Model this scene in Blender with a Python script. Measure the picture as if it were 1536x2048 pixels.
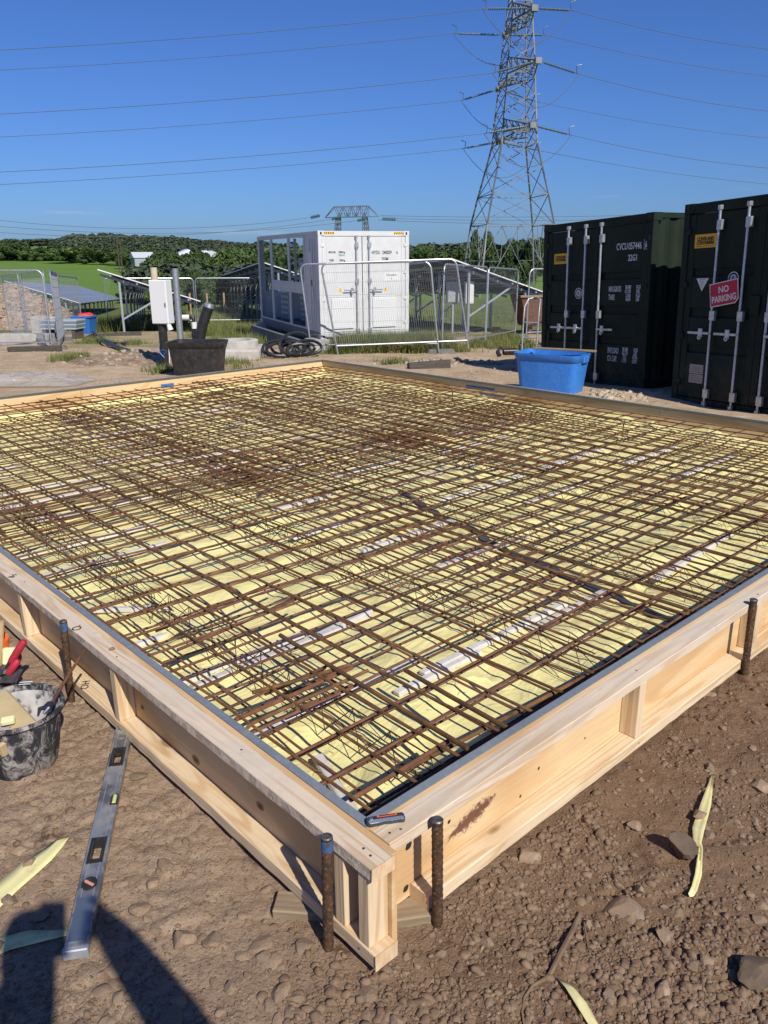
import bpy, bmesh, math, random
import numpy as np
from mathutils import Vector, Matrix, noise as mnoise
R = math.radians
random.seed(7); rng = np.random.default_rng(7)
for o in list(bpy.data.objects): bpy.data.objects.remove(o)
scn = bpy.context.scene; col = scn.collection

# ------------------------------------------------------------------ camera
CAM_H, FPX, PITCH, ROLL = 1.72, 1583.5, R(17.977), R(-0.4312)
_F = Vector((0, math.cos(PITCH), -math.sin(PITCH))); _R0 = Vector((1, 0, 0)); _U0 = _R0.cross(_F)
CR = _R0 * math.cos(ROLL) + _U0 * math.sin(ROLL); CU = -_R0 * math.sin(ROLL) + _U0 * math.cos(ROLL)
CC = Vector((0, 0, CAM_H))
cd = bpy.data.cameras.new('camera'); cam = bpy.data.objects.new('camera', cd); col.objects.link(cam)
cam.matrix_world = Matrix(((CR.x, CU.x, -_F.x, CC.x), (CR.y, CU.y, -_F.y, CC.y), (CR.z, CU.z, -_F.z, CC.z), (0, 0, 0, 1)))
cd.sensor_fit = 'VERTICAL'; cd.sensor_height = 24.0; cd.lens = 24.0 * FPX / 2048
cd.clip_start = 0.05; cd.clip_end = 5000
scn.camera = cam
scn.render.resolution_x, scn.render.resolution_y = 768, 1024

# ------------------------------------------------------------------ sky, sun, exposure
SUN_EL = R(41.2); TO_SUN_AZ = math.atan2(0.4695, -0.8829)
w = bpy.data.worlds.new('World'); scn.world = w; w.use_nodes = True
nt = w.node_tree; nt.nodes.clear()
sky = nt.nodes.new('ShaderNodeTexSky'); sky.sky_type = 'NISHITA'; sky.sun_disc = False
sky.sun_elevation = SUN_EL; sky.sun_rotation = TO_SUN_AZ
sky.air_density = 1.0; sky.dust_density = 0.6; sky.ozone_density = 3.2; sky.altitude = 50
bg = nt.nodes.new('ShaderNodeBackground'); bg.inputs['Strength'].default_value = 0.094
wo = nt.nodes.new('ShaderNodeOutputWorld')
# a few thin low clouds all round the horizon
tc = nt.nodes.new('ShaderNodeTexCoord'); sp = nt.nodes.new('ShaderNodeSeparateXYZ'); nt.links.new(tc.outputs['Generated'], sp.inputs[0])
mp = nt.nodes.new('ShaderNodeMapping'); mp.inputs['Scale'].default_value = (7, 7, 55); nt.links.new(tc.outputs['Generated'], mp.inputs[0])
nz = nt.nodes.new('ShaderNodeTexNoise'); nz.inputs['Scale'].default_value = 1.7; nz.inputs['Detail'].default_value = 6; nt.links.new(mp.outputs[0], nz.inputs['Vector'])
r1 = nt.nodes.new('ShaderNodeMapRange'); r1.inputs[1].default_value = .60; r1.inputs[2].default_value = .82; nt.links.new(nz.outputs['Fac'], r1.inputs[0])
r2 = nt.nodes.new('ShaderNodeMapRange'); r2.inputs[1].default_value = .075; r2.inputs[2].default_value = .045; nt.links.new(sp.outputs['Z'], r2.inputs[0])
mm = nt.nodes.new('ShaderNodeMath'); mm.operation = 'MULTIPLY'; nt.links.new(r1.outputs[0], mm.inputs[0]); nt.links.new(r2.outputs[0], mm.inputs[1])
m2 = nt.nodes.new('ShaderNodeMath'); m2.operation = 'MULTIPLY'; m2.inputs[1].default_value = .55; nt.links.new(mm.outputs[0], m2.inputs[0])
mx = nt.nodes.new('ShaderNodeMixRGB'); mx.inputs[2].default_value = (13.0, 9.5, 6.8, 1)
nt.links.new(m2.outputs[0], mx.inputs[0]); nt.links.new(sky.outputs[0], mx.inputs[1])
tint = nt.nodes.new('ShaderNodeMixRGB'); tint.blend_type = 'MULTIPLY'; tint.inputs[0].default_value = 1; tint.inputs[2].default_value = (.335, .535, .97, 1)   # the phone camera's deep blue sky
nt.links.new(mx.outputs[0], tint.inputs[1]); nt.links.new(tint.outputs[0], bg.inputs[0]); nt.links.new(bg.outputs[0], wo.inputs[0])
sl = bpy.data.lights.new('sun', 'SUN'); sun = bpy.data.objects.new('sun', sl); col.objects.link(sun)
sl.energy = 5.0; sl.angle = R(0.53); sl.color = (1.0, .94, .83)
_ts = Vector((math.sin(TO_SUN_AZ) * math.cos(SUN_EL), math.cos(TO_SUN_AZ) * math.cos(SUN_EL), math.sin(SUN_EL)))
sun.rotation_euler = _ts.to_track_quat('Z', 'Y').to_euler(); sun.location = (4, -8, 12)
vs = scn.view_settings; vs.view_transform = 'Standard'; vs.look = 'None'; vs.exposure = 0.16; vs.gamma = 1.0; vs.use_curve_mapping = False

# ------------------------------------------------------------------ picture -> place
def ray(px, py): return (px - 768) / FPX * CR + (1024 - py) / FPX * CU + _F
def at_z(px, py, z): d = ray(px, py); return CC + d * ((z - CAM_H) / d.z)
def at_y(px, py, y): d = ray(px, py); return CC + d * (y / d.y)
def sst(a, b, x):
    t = np.clip((x - a) / (b - a), 0, 1); return t * t * (3 - 2 * t)
def G(x, y):
    """large shape of the terrain: falls gently from the slab, dips, then climbs to the far fields"""
    x = np.asarray(x, float); y = np.asarray(y, float)
    s = np.where(y < 4, 0, np.where(y < 9, -.004 * (y - 4) ** 2, -.1 - .04 * (y - 9)))
    s = np.where(y > 80, -2.94 - (1 - np.exp(-(y - 80) / 20.)) * .5, s)
    left = sst(-20, -160, x)
    up = sst(110, 330, y) * 3.6 + sst(330, 620, y) * 8.0
    hill = 2.5 * np.exp(-(((x + 165) / 120.) ** 2 + ((y - 520) / 150.) ** 2))
    up2 = sst(150, 420, y) * 2.6 + sst(400, 900, y) * 6
    return s + up * left + up2 * (1 - left) + hill
def g(x, y): return float(G(x, y))
def gp(px, py):
    d = ray(px, py); t = 1.0; last = None
    while t < 900:
        p = CC + d * t
        if p.z <= g(p.x, p.y):
            a, b = last, t
            for _ in range(30):
                m = (a + b) / 2; q = CC + d * m
                if q.z <= g(q.x, q.y): b = m
                else: a = m
            q = CC + d * b; return Vector((q.x, q.y, g(q.x, q.y)))
        last = t; t *= 1.03
    return CC + d * 900

# ------------------------------------------------------------------ numpy noise
_perm = rng.random((256, 256))
def vn(x, y, s=0):
    ix = np.floor(x).astype(int); iy = np.floor(y).astype(int); fx = x - ix; fy = y - iy
    fx = fx * fx * (3 - 2 * fx); fy = fy * fy * (3 - 2 * fy)
    h = lambda a, b: _perm[(a + s * 37) & 255, (b + s * 91) & 255]
    return (h(ix, iy) * (1 - fx) + h(ix + 1, iy) * fx) * (1 - fy) + (h(ix, iy + 1) * (1 - fx) + h(ix + 1, iy + 1) * fx) * fy
def fbm(x, y, o=4, s=0):
    r = 0; a = .5
    for k in range(o): r = r + a * vn(x * 2 ** k, y * 2 ** k, s + k); a *= .5
    return r
def worley(x, y, s=0):
    ix = np.floor(x).astype(int); iy = np.floor(y).astype(int)
    f1 = np.full(x.shape, 9.); f2 = np.full(x.shape, 9.); idv = np.zeros(x.shape)
    for a in (-1, 0, 1):
        for b in (-1, 0, 1):
            cx = ix + a; cy = iy + b
            jx = _perm[(cx + s) & 255, (cy + 11) & 255]; jy = _perm[(cx + 57) & 255, (cy + s + 101) & 255]
            d = np.hypot(cx + jx - x, cy + jy - y)
            n = d < f1; f2 = np.where(n, f1, np.minimum(f2, d)); idv = np.where(n, _perm[(cx + 3) & 255, (cy + 77) & 255], idv); f1 = np.where(n, d, f1)
    return f1, f2, idv

# ------------------------------------------------------------------ objects
def tag(o, label=None, cat=None, group=None, kind=None):
    if label: o['label'] = label
    if cat: o['category'] = cat
    if group: o['group'] = group
    if kind: o['kind'] = kind
    return o
def empty(name, loc=(0, 0, 0), rz=0, M=None, label=None, cat=None, group=None):
    o = bpy.data.objects.new(name, None); col.objects.link(o); o.empty_display_size = .1
    if M is not None: o.matrix_world = M
    else: o.location = loc; o.rotation_euler = (0, 0, rz)
    return tag(o, label, cat, group)
def link(name, me, m=None, parent=None, M=None):
    o = bpy.data.objects.new(name, me); col.objects.link(o)
    if m is not None and len(me.materials) == 0: me.materials.append(m)
    if parent: o.parent = parent
    if M is not None: o.matrix_local = M
    return o
class MB:
    def __init__(s): s.v = []; s.f = []; s.mi = []; s.cur = 0
    def add(s, vs, fs):
        n = len(s.v); s.v += [tuple(v) for v in vs]; s.f += [tuple(n + i for i in f) for f in fs]; s.mi += [s.cur] * len(fs); return s
    def box(s, x0, x1, y0, y1, z0, z1, M=None, ch=0):
        vs = [Vector(p) for p in ((x0, y0, z0), (x1, y0, z0), (x1, y1, z0), (x0, y1, z0), (x0, y0, z1), (x1, y0, z1), (x1, y1, z1), (x0, y1, z1))]
        if M is not None: vs = [M @ v for v in vs]
        return s.add(vs, [(3, 2, 1, 0), (4, 5, 6, 7), (0, 1, 5, 4), (1, 2, 6, 5), (2, 3, 7, 6), (3, 0, 4, 7)])
    def bar(s, a, b, w, h=None, up=(0, 0, 1)):
        a = Vector(a); b = Vector(b); h = h or w; d = (b - a)
        if d.length < 1e-6: return s
        d.normalize(); u = Vector(up)
        if abs(d.dot(u)) > .98: u = Vector((1, 0, 0))
        r = d.cross(u).normalized() * (w / 2); t = r.cross(d).normalized() * (h / 2)
        vs = [a - r - t, a + r - t, a + r + t, a - r + t, b - r - t, b + r - t, b + r + t, b - r + t]
        return s.add(vs, [(0, 1, 2, 3), (7, 6, 5, 4), (0, 4, 5, 1), (1, 5, 6, 2), (2, 6, 7, 3), (3, 7, 4, 0)])
    def tube(s, pts, r, n=8, caps=True):
        pts = [Vector(p) for p in pts]; rs = r if isinstance(r, (list, tuple)) else [r] * len(pts)
        d0 = (pts[1] - pts[0]).normalized(); ref = Vector((0, 0, 1)) if abs(d0.z) < .9 else Vector((1, 0, 0))
        u = d0.cross(ref).normalized(); vs = []; fs = []
        for i, p in enumerate(pts):
            d = (pts[min(i + 1, len(pts) - 1)] - pts[max(i - 1, 0)]).normalized()
            u = (u - d * u.dot(d)).normalized(); v = d.cross(u)
            for k in range(n):
                a = 2 * math.pi * k / n; vs.append(p + (u * math.cos(a) + v * math.sin(a)) * rs[i])
        for i in range(len(pts) - 1):
            for k in range(n):
                k2 = (k + 1) % n; fs.append((i * n + k, i * n + k2, (i + 1) * n + k2, (i + 1) * n + k))
        if caps: fs.append(tuple(range(n - 1, -1, -1))); fs.append(tuple((len(pts) - 1) * n + k for k in range(n)))
        return s.add(vs, fs)
    def lathe(s, prof, n=28, M=None, sx=1, sy=1):
        vs = []; fs = []
        for (r, z) in prof:
            for k in range(n):
                a = 2 * math.pi * k / n; v = Vector((r * math.cos(a) * sx, r * math.sin(a) * sy, z)); vs.append(M @ v if M is not None else v)
        for i in range(len(prof) - 1):
            for k in range(n):
                k2 = (k + 1) % n; fs.append((i * n + k, i * n + k2, (i + 1) * n + k2, (i + 1) * n + k))
        return s.add(vs, fs)
    def prism(s, poly, z0, z1, M=None):
        n = len(poly); vs = [Vector((x, y, z0)) for x, y in poly] + [Vector((x, y, z1)) for x, y in poly]
        if M is not None: vs = [M @ v for v in vs]
        return s.add(vs, [tuple(range(n - 1, -1, -1)), tuple(range(n, 2 * n))] + [(k, (k + 1) % n, n + (k + 1) % n, n + k) for k in range(n)])
    def mesh(s, name, mats, smooth=False, bevel=0, fix=True):
        me = bpy.data.meshes.new(name); me.from_pydata([tuple(v) for v in s.v], [], s.f)
        ms = mats if isinstance(mats, (list, tuple)) else [mats]
        for m in ms: me.materials.append(m)
        if len(ms) > 1: me.polygons.foreach_set('material_index', s.mi)
        if fix or bevel:
            bm = bmesh.new(); bm.from_mesh(me)
            if bevel:
                bmesh.ops.remove_doubles(bm, verts=bm.verts, dist=1e-5)
                es = [e for e in bm.edges if len(e.link_faces) == 2 and e.calc_face_angle(0) > .6]
                bmesh.ops.bevel(bm, geom=es, offset=bevel, segments=1, affect='EDGES', clamp_overlap=True)
            bmesh.ops.recalc_face_normals(bm, faces=bm.faces); bm.to_mesh(me); bm.free()
        if smooth:
            me.polygons.foreach_set('use_smooth', [True] * len(me.polygons))
            try: me.set_sharp_from_angle(angle=R(40))
            except Exception: pass
        me.update(); return me
    def build(s, name, mats, parent=None, M=None, smooth=False, bevel=0, fix=True):
        return link(name, s.mesh(name, mats, smooth, bevel, fix), None, parent, M)
def npmesh(name, V, F, m):
    V = np.asarray(V, np.float32); F = np.asarray(F, np.int32); me = bpy.data.meshes.new(name); k = F.shape[1]
    me.vertices.add(len(V)); me.vertices.foreach_set('co', V.ravel()); me.loops.add(F.size); me.loops.foreach_set('vertex_index', F.ravel())
    me.polygons.add(len(F)); me.polygons.foreach_set('loop_start', np.arange(len(F), dtype=np.int32) * k)
    me.materials.append(m); me.update(calc_edges=True); me.validate(); return me
def children(o): return [c for c in bpy.data.objects if c.parent == o]
def copy_tree(o, kids, parent=None):
    """kids: dict object -> list of children, gathered once"""
    c = o.copy(); col.objects.link(c); c.parent = parent
    for ch in kids.get(o, []): copy_tree(ch, kids, c)
    return c
def kidmap(o):
    d = {}
    def rec(q):
        d[q] = children(q)
        for k in d[q]: rec(k)
    rec(o); return d
def text(name, body, size, m, parent, x, y, z, sx=1.0, align='LEFT', rot=None, depth=.0012, bold=0):
    cu = bpy.data.curves.new('t', 'FONT'); cu.body = body; cu.size = size; cu.align_x = align; cu.extrude = depth; cu.resolution_u = 3; cu.offset = bold
    o = bpy.data.objects.new('t', cu); col.objects.link(o); bpy.context.view_layer.update()
    me = bpy.data.meshes.new_from_object(o.evaluated_get(bpy.context.evaluated_depsgraph_get()))
    bpy.data.objects.remove(o); me.materials.clear(); me.materials.append(m)
    M = Matrix.Translation((x, y, z)) @ (rot if rot is not None else Matrix.Rotation(R(90), 4, 'X')) @ Matrix.Diagonal((sx, 1, 1, 1))
    me.transform(M); return link(name, me, None, parent)
# ------------------------------------------------------------------ materials
class NB:
    def __init__(s, name):
        s.m = bpy.data.materials.new(name); s.m.use_nodes = True; s.t = s.m.node_tree; s.b = s.t.nodes['Principled BSDF']; s.tc = s.n('ShaderNodeTexCoord')
    def n(s, k, **kw):
        n = s.t.nodes.new(k)
        for a, b in kw.items(): setattr(n, a, b)
        return n
    def l(s, a, b): s.t.links.new(a, b)
    def map(s, sc=(1, 1, 1), src='Object', rot=(0, 0, 0)):
        m = s.n('ShaderNodeMapping'); m.inputs['Scale'].default_value = sc; m.inputs['Rotation'].default_value = rot; s.l(s.tc.outputs[src], m.inputs[0]); return m.outputs[0]
    def noise(s, vec, scale, detail=5, rough=.55, dist=0):
        n = s.n('ShaderNodeTexNoise'); n.inputs['Scale'].default_value = scale; n.inputs['Detail'].default_value = detail; n.inputs['Roughness'].default_value = rough; n.inputs['Distortion'].default_value = dist
        s.l(vec, n.inputs['Vector']); return n.outputs['Fac']
    def rng(s, v, a, b, c=0, d=1):
        n = s.n('ShaderNodeMapRange'); n.inputs[1].default_value = a; n.inputs[2].default_value = b; n.inputs[3].default_value = c; n.inputs[4].default_value = d; s.l(v, n.inputs[0]); return n.outputs[0]
    def math(s, op, a, b):
        n = s.n('ShaderNodeMath', operation=op)
        for i, q in enumerate((a, b)):
            if isinstance(q, (int, float)): n.inputs[i].default_value = q
            else: s.l(q, n.inputs[i])
        return n.outputs[0]
    def mix(s, f, a, b, mode='MIX'):
        n = s.n('ShaderNodeMixRGB', blend_type=mode)
        for i, q in zip((0, 1, 2), (f, a, b)):
            if isinstance(q, (int, float)): n.inputs[i].default_value = q
            elif isinstance(q, tuple): n.inputs[i].default_value = (*q, 1) if len(q) == 3 else q
            else: s.l(q, n.inputs[i])
        return n.outputs[0]
    def bump(s, h, st, dist=.01):
        n = s.n('ShaderNodeBump'); n.inputs['Strength'].default_value = st; n.inputs['Distance'].default_value = dist; s.l(h, n.inputs['Height']); s.l(n.outputs[0], s.b.inputs['Normal'])
    def fin(s, colr, rough=.8, metal=0, spec=.5):
        i = s.b.inputs
        if isinstance(colr, tuple): i['Base Color'].default_value = (*colr, 1)
        else: s.l(colr, i['Base Color'])
        if isinstance(rough, (int, float)): i['Roughness'].default_value = rough
        else: s.l(rough, i['Roughness'])
        i['Metallic'].default_value = metal; i['Specular IOR Level'].default_value = spec
        return s.m
    def rand(s):
        return s.n('ShaderNodeObjectInfo').outputs['Random']
def mat(name, c1, c2=None, sc=8, lo=.35, hi=.65, rough=.75, metal=0, bump=0, bsc=40, bd=.004, st=(1, 1, 1), spec=.4, c3=None, sc3=30, f3=.6, rand=0, detail=6):
    q = NB(name); v = q.map(st); colr = c1
    if c2: colr = q.mix(q.rng(q.noise(v, sc, detail), lo, hi), c1, c2)
    if c3: colr = q.mix(q.math('MULTIPLY', q.rng(q.noise(v, sc3, 5), .52, .62), f3), colr, c3)
    if rand: colr = q.mix(1.0, colr, q.mix(q.rand(), (1 - rand,) * 3, (1 + rand,) * 3), 'MULTIPLY')
    if bump: q.bump(q.noise(v, bsc, 6), bump, bd)
    return q.fin(colr, rough, metal, spec)
def wood(name, axis, light, dark, knot=(.16, .07, .03), rings=26, along=.55, across=9, grey=None, knots=True, dirt=None, kn=1.0, flat=None, stain=False):
    q = NB(name); sc = [across] * 3; sc[axis] = along
    v = q.map(tuple(sc)); n1 = q.noise(v, 1.0, 2.5, .5, .6)
    rg = q.math('SINE', q.math('MULTIPLY', n1, rings * 2.0), 0)
    fine = [60] * 3; fine[axis] = 3.0
    f = q.noise(q.map(tuple(fine)), 1.6, 4)
    colr = q.mix(q.rng(rg, .15, .95), light, dark)
    colr = q.mix(q.math('MULTIPLY', q.rng(f, .4, .7), .35), colr, tuple(c * .7 for c in dark))
    big = q.noise(q.map((2.2, 2.2, 2.2)), 1.0, 2)
    colr = q.mix(q.rng(big, .35, .7, 0, .35), colr, tuple(min(1, c * 1.15) for c in light))
    if knots:
        ks = [5.5 * kn] * 3; ks[axis] = 2.2 * kn
        if flat is not None: ks[flat] = 0
        vo = q.n('ShaderNodeTexVoronoi'); vo.inputs['Scale'].default_value = 1.0; q.l(q.map(tuple(ks)), vo.inputs['Vector'])
        jit = q.math('ADD', vo.outputs['Distance'], q.math('MULTIPLY', f, .03))
        colr = q.mix(q.rng(jit, .115, .075, 0, .9), colr, knot); colr = q.mix(q.rng(jit, .26, .13, 0, .35), colr, tuple(c * .8 for c in dark))
    if grey: colr = q.mix(q.rng(q.noise(q.map((3, 3, 3)), 1.3, 5), .38, .62, .1, .7), colr, grey)
    if dirt: colr = q.mix(q.rng(q.noise(q.map((14, 14, 14)), 1.0, 8, .7), .58, .72, 0, .7), colr, dirt)
    if stain:
        sx_ = q.n('ShaderNodeSeparateXYZ'); q.l(q.tc.outputs['Object'], sx_.inputs[0]); t_ = q.rng(sx_.outputs[0], .285, .51, -1, 1)
        ctr = q.math('ADD', q.math('MULTIPLY', t_, .020), .150); dz_ = q.math('ABSOLUTE', q.math('SUBTRACT', sx_.outputs[2], ctr), 0); e_ = q.math('ADD', q.math('MULTIPLY', q.math('POWER', q.math('ABSOLUTE', t_, 0), 2.0), .030), dz_)
        nn_ = q.noise(q.map((1, 1, 1.0)), 55, 6, .7, .6); n4_ = q.noise(q.map((30, 30, 90)), 1.0, 3)
        mk_ = q.rng(q.math('ADD', e_, q.math('ADD', q.math('MULTIPLY', q.math('SUBTRACT', nn_, .5), .09), q.math('MULTIPLY', q.math('SUBTRACT', n4_, .5), .02))), .034, .018)
        bx_ = q.math('MULTIPLY', q.rng(sx_.outputs[0], .27, .29), q.rng(sx_.outputs[0], .53, .51)); colr = q.mix(q.math('MULTIPLY', q.math('MULTIPLY', mk_, bx_), .9), colr, (.105, .028, .02))
    q.bump(q.math('ADD', f, q.math('MULTIPLY', rg, .15)), .35, .002)
    return q.fin(colr, .72, 0, .3)
PINE_L, PINE_D = (.65, .51, .34), (.52, .35, .185)
M = {}
for ax, nm in ((0, 'x'), (1, 'y'), (2, 'z')):
    M['pine_' + nm] = wood('pine ' + nm, ax, PINE_L, PINE_D)
    M['rail_' + nm] = wood('dusty rail pine ' + nm, ax, (.64, .51, .37), (.48, .34, .215), grey=(.55, .48, .385), knots=False, dirt=(.42, .36, .30))
    M['ply_' + nm] = wood('plywood ' + nm, ax, (.64, .46, .26), (.53, .33, .155), rings=14, along=.5, across=3.2, knot=(.10, .035, .015), kn=1.25, flat={0: 1, 1: 0, 2: 0}[ax], stain=(ax == 0))
M['endgrain'] = mat('end grain', (.63, .47, .30), (.52, .35, .20), sc=60, st=(1, 1, .3), rough=.85)
M['muddy_edge'] = mat('cement splashed rail edge', (.62, .50, .38), (.40, .31, .225), sc=26, lo=.42, hi=.58, c3=(.62, .56, .48), sc3=70, bump=.6, bsc=90, rough=.9)
M['plyedge'] = mat('plywood edge', (.62, .48, .32), (.42, .27, .15), sc=40, st=(1, 1, 12), rough=.85)
M['old_wood'] = mat('weathered timber', (.30, .23, .15), (.19, .14, .09), sc=4, st=(1, 14, 14), rough=.9, bump=.4, bsc=40)
M['dark_sleeper'] = mat('dark sleeper timber', (.10, .085, .07), (.05, .045, .04), sc=6, st=(1, 9, 9), rough=.9, bump=.4)
M['chamfer'] = mat('grey plastic chamfer', (.18, .205, .23), (.15, .17, .195), sc=5, st=(1, 1, 1), rough=.5, c3=(.30, .30, .29), sc3=45, f3=.2)
M['ink'] = mat('black ink', (.02, .02, .02), rough=.8)
M['stain'] = mat('dark red stain', (.13, .035, .025), (.22, .07, .05), sc=60, rough=.85)
def rust(name, c1, c2, c3, bsc=None, sc=35):
    q = NB(name); v = q.map((1, 1, 1)); colr = q.mix(q.rng(q.noise(v, sc, 6), .36, .64), c1, c2)
    colr = q.mix(q.math('MULTIPLY', q.rng(q.noise(v, 7, 4), .5, .62), .8), colr, c3)
    colr = q.mix(1.0, colr, q.mix(q.rand(), (.75, .72, .7), (1.25, 1.2, 1.15)), 'MULTIPLY')
    q.bump(q.noise(v, 260, 3), .5, .002)
    return q.fin(colr, .82, .15, .35)
M['rust'] = rust('rusty rebar', (.158, .082, .036), (.092, .050, .026), (.235, .125, .046))
M['rust_red'] = rust('red brown rebar', (.172, .076, .042), (.108, .052, .030), (.20, .10, .058))
M['rust_wire'] = rust('rusty wire', (.07, .035, .018), (.035, .02, .013), (.12, .055, .025))
q = NB('stake steel'); v = q.map((1, 1, 1)); cc = q.mix(q.rng(q.noise(v, 45, 6), .38, .62), (.105, .055, .03), (.045, .03, .022))
cc = q.mix(q.rng(q.noise(v, 120, 4), .56, .66), cc, (.22, .12, .05)); q.bump(q.noise(v, 240, 4), .5, .002); M['stake'] = q.fin(cc, .7, .35)
M['stake_head'] = mat('hammered steel head', (.20, .19, .18), (.07, .05, .04), sc=70, rough=.45, metal=.6)
M['blue_paint'] = mat('chipped blue paint', (.03, .11, .28), (.07, .06, .05), sc=60, lo=.46, hi=.58, rough=.6)
# membrane
q = NB('yellow membrane'); v = q.map((1, 1, 1))
cc = q.mix(q.rng(q.noise(v, 2.0, 4), .35, .65), (.73, .67, .30), (.69, .62, .30)); cc = q.mix(q.rng(q.noise(v, 9, 5), .55, .72, 0, .5), cc, (.62, .53, .25))
q.bump(q.noise(q.map((1, 1.8, 1)), 5, 4, .5, 1.5), .45, .03); M['membrane'] = q.fin(cc, .48, 0, .4)
M['yellow_strip'] = mat('yellow film offcut', (.72, .66, .30), (.62, .57, .29), sc=12, rough=.5, c3=(.45, .38, .24), sc3=26, f3=.4)
M['white_spacer'] = mat('white fibre concrete', (.55, .53, .50), (.45, .43, .41), sc=30, rough=.9, rand=.1)
M['tape'] = mat('dark blue tape', (.025, .03, .05), (.06, .06, .07), sc=9, rough=.5)
M['blue_tape'] = mat('blue tape', (.04, .17, .42), (.03, .12, .32), sc=9, rough=.5)
# soil stones etc
M['stone'] = mat('dusty stone', (.255, .178, .118), (.19, .13, .084), sc=14, c3=(.31, .235, .165), sc3=30, rough=.95, bump=.5, bsc=60, rand=.16)
M['stone_grey'] = mat('dark angular stone', (.155, .110, .075), (.10, .072, .05), sc=18, rough=.95, bump=.5, bsc=60, rand=.12)
M['pebble'] = mat('pebbles', (.19, .125, .080), (.135, .088, .056), sc=26, c3=(.26, .195, .145), sc3=60, rough=.96)
M['clod'] = mat('dry soil clods', (.205, .135, .085), (.135, .086, .053), sc=40, c3=(.26, .18, .12), sc3=25, rough=.97, bump=.6, bsc=160, bd=.003)
M['rubble'] = mat('pale rubble', (.42, .35, .27), (.28, .22, .16), sc=6, rough=.95, rand=.25)
M['stick'] = mat('dry stick', (.20, .135, .085), (.12, .08, .05), sc=20, st=(1, 1, 1), rough=.95)
# metals / plastics
M['galv'] = mat('galvanised steel', (.50, .53, .56), (.36, .39, .42), sc=30, rough=.42, metal=.75)
M['galv_dull'] = mat('dull galvanised tube', (.40, .42, .44), (.30, .32, .34), sc=14, rough=.55, metal=.45)
M['rod'] = mat('zinc locking rod', (.62, .64, .66), (.44, .46, .48), sc=20, rough=.38, metal=.7)
M['pylon'] = mat('pylon steel', (.21, .225, .24), (.14, .15, .16), sc=.6, rough=.6, metal=.35)
M['wire'] = mat('conductor', (.16, .18, .20), rough=.6, metal=.3)
M['insulator'] = mat('insulator', (.10, .13, .14), (.05, .08, .08), sc=3, rough=.35)
M['insulator_green'] = mat('green insulator', (.03, .085, .07), rough=.4)
M['alu'] = mat('dusty level aluminium', (.36, .37, .38), (.16, .17, .19), sc=14, lo=.4, hi=.6, c3=(.50, .45, .38), sc3=24, f3=.7, rough=.42, metal=.55)
M['alu_blue'] = mat('smooth level face with painted sky', (.16, .20, .27), (.20, .24, .30), sc=6, rough=.3, metal=.6)  # blue of the reflected sky is put into the metal's colour
M['black_plastic'] = mat('black plastic', (.016, .016, .018), (.03, .03, .03), sc=9, rough=.42, c3=(.10, .09, .08), sc3=20, f3=.25)
M['black_hose'] = mat('black hose', (.014, .014, .016), (.028, .028, .03), sc=12, rough=.4)
q = NB('cement stained bucket'); v = q.map((1, 1, .55)); cc = q.mix(q.rng(q.noise(v, 20, 9, .72, .9), .47, .60), (.022, .023, .028), (.36, .33, .30))
cc = q.mix(q.rng(q.noise(v, 40, 6), .58, .68), cc, (.03, .03, .035)); q.bump(q.noise(v, 60, 5), .3, .003); M['bucket'] = q.fin(cc, .75, 0, .4)
M['cement_in'] = mat('dried cement lining', (.55, .53, .52), (.34, .33, .33), sc=10, c3=(.05, .05, .055), sc3=22, f3=.9, rough=.9)
M['pine_tool'] = mat('tool wood', (.52, .36, .18), (.42, .28, .14), sc=20, rough=.7)
M['red_grip'] = mat('red rubber grip', (.42, .02, .045), (.33, .02, .03), sc=30, rough=.55)
M['orange_plastic'] = mat('orange plastic', (.72, .12, .02), rough=.45)
M['steel_tool'] = mat('tool steel', (.25, .25, .26), (.12, .12, .13), sc=30, rough=.4, metal=.8)
M['navy_steel'] = mat('dark blued steel', (.03, .035, .06), (.06, .06, .08), sc=30, rough=.4, metal=.5)
M['tan_block'] = mat('tan foam block', (.46, .36, .20), (.38, .29, .16), sc=9, rough=.8, bump=.3)
M['cream_foam'] = mat('pale yellow foam', (.74, .66, .36), rough=.8)
M['blue_tub'] = mat('blue tub plastic', (.035, .20, .62), (.03, .17, .54), sc=7, rough=.42, c3=(.14, .26, .50), sc3=30, f3=.3)
M['blue_skip'] = mat('blue bin', (.02, .13, .42), rough=.5)
M['red_bag'] = mat('red bag', (.62, .07, .05), (.5, .05, .04), sc=5, rough=.6)
M['white_paint'] = mat('white container paint', (.60, .61, .61), (.54, .55, .55), sc=3, rough=.45, c3=(.55, .53, .50), sc3=9, f3=.25)
M['white_plastic'] = mat('white plastic', (.64, .65, .65), rough=.4)
M['plain_grey'] = mat('grey skirt', (.17, .18, .19), (.13, .14, .15), sc=6, rough=.7)  # neutral grey for skirt, rails, covers and louvres
M['black_paint'] = mat('black rubber seal', (.012, .012, .012), rough=.6)
M['green_paint'] = mat('dark green container paint', (.017, .032, .020), (.013, .025, .016), sc=3, rough=.62, spec=.2, c3=(.026, .03, .024), sc3=12, f3=.3)
q = NB('worn dark green container paint'); v = q.map((1, 1, 1)); sz_ = q.n('ShaderNodeSeparateXYZ'); q.l(q.tc.outputs['Object'], sz_.inputs[0])
cc = q.mix(q.rng(q.noise(v, 3, 5), .35, .65), (.012, .023, .0145), (.009, .017, .011)); cc = q.mix(q.math('MULTIPLY', q.rng(q.noise(v, 5, 8, .7), .45, .7), q.rng(sz_.outputs[2], .75, .02, 0, .75)), cc, (.11, .085, .06)); cc = q.mix(q.rng(q.noise(q.map((14, 14, .9)), 1.0, 6, .65), .62, .72, 0, .45), cc, (.05, .04, .03)); M['green_paint'] = q.fin(cc, .62, 0, .2)
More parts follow.
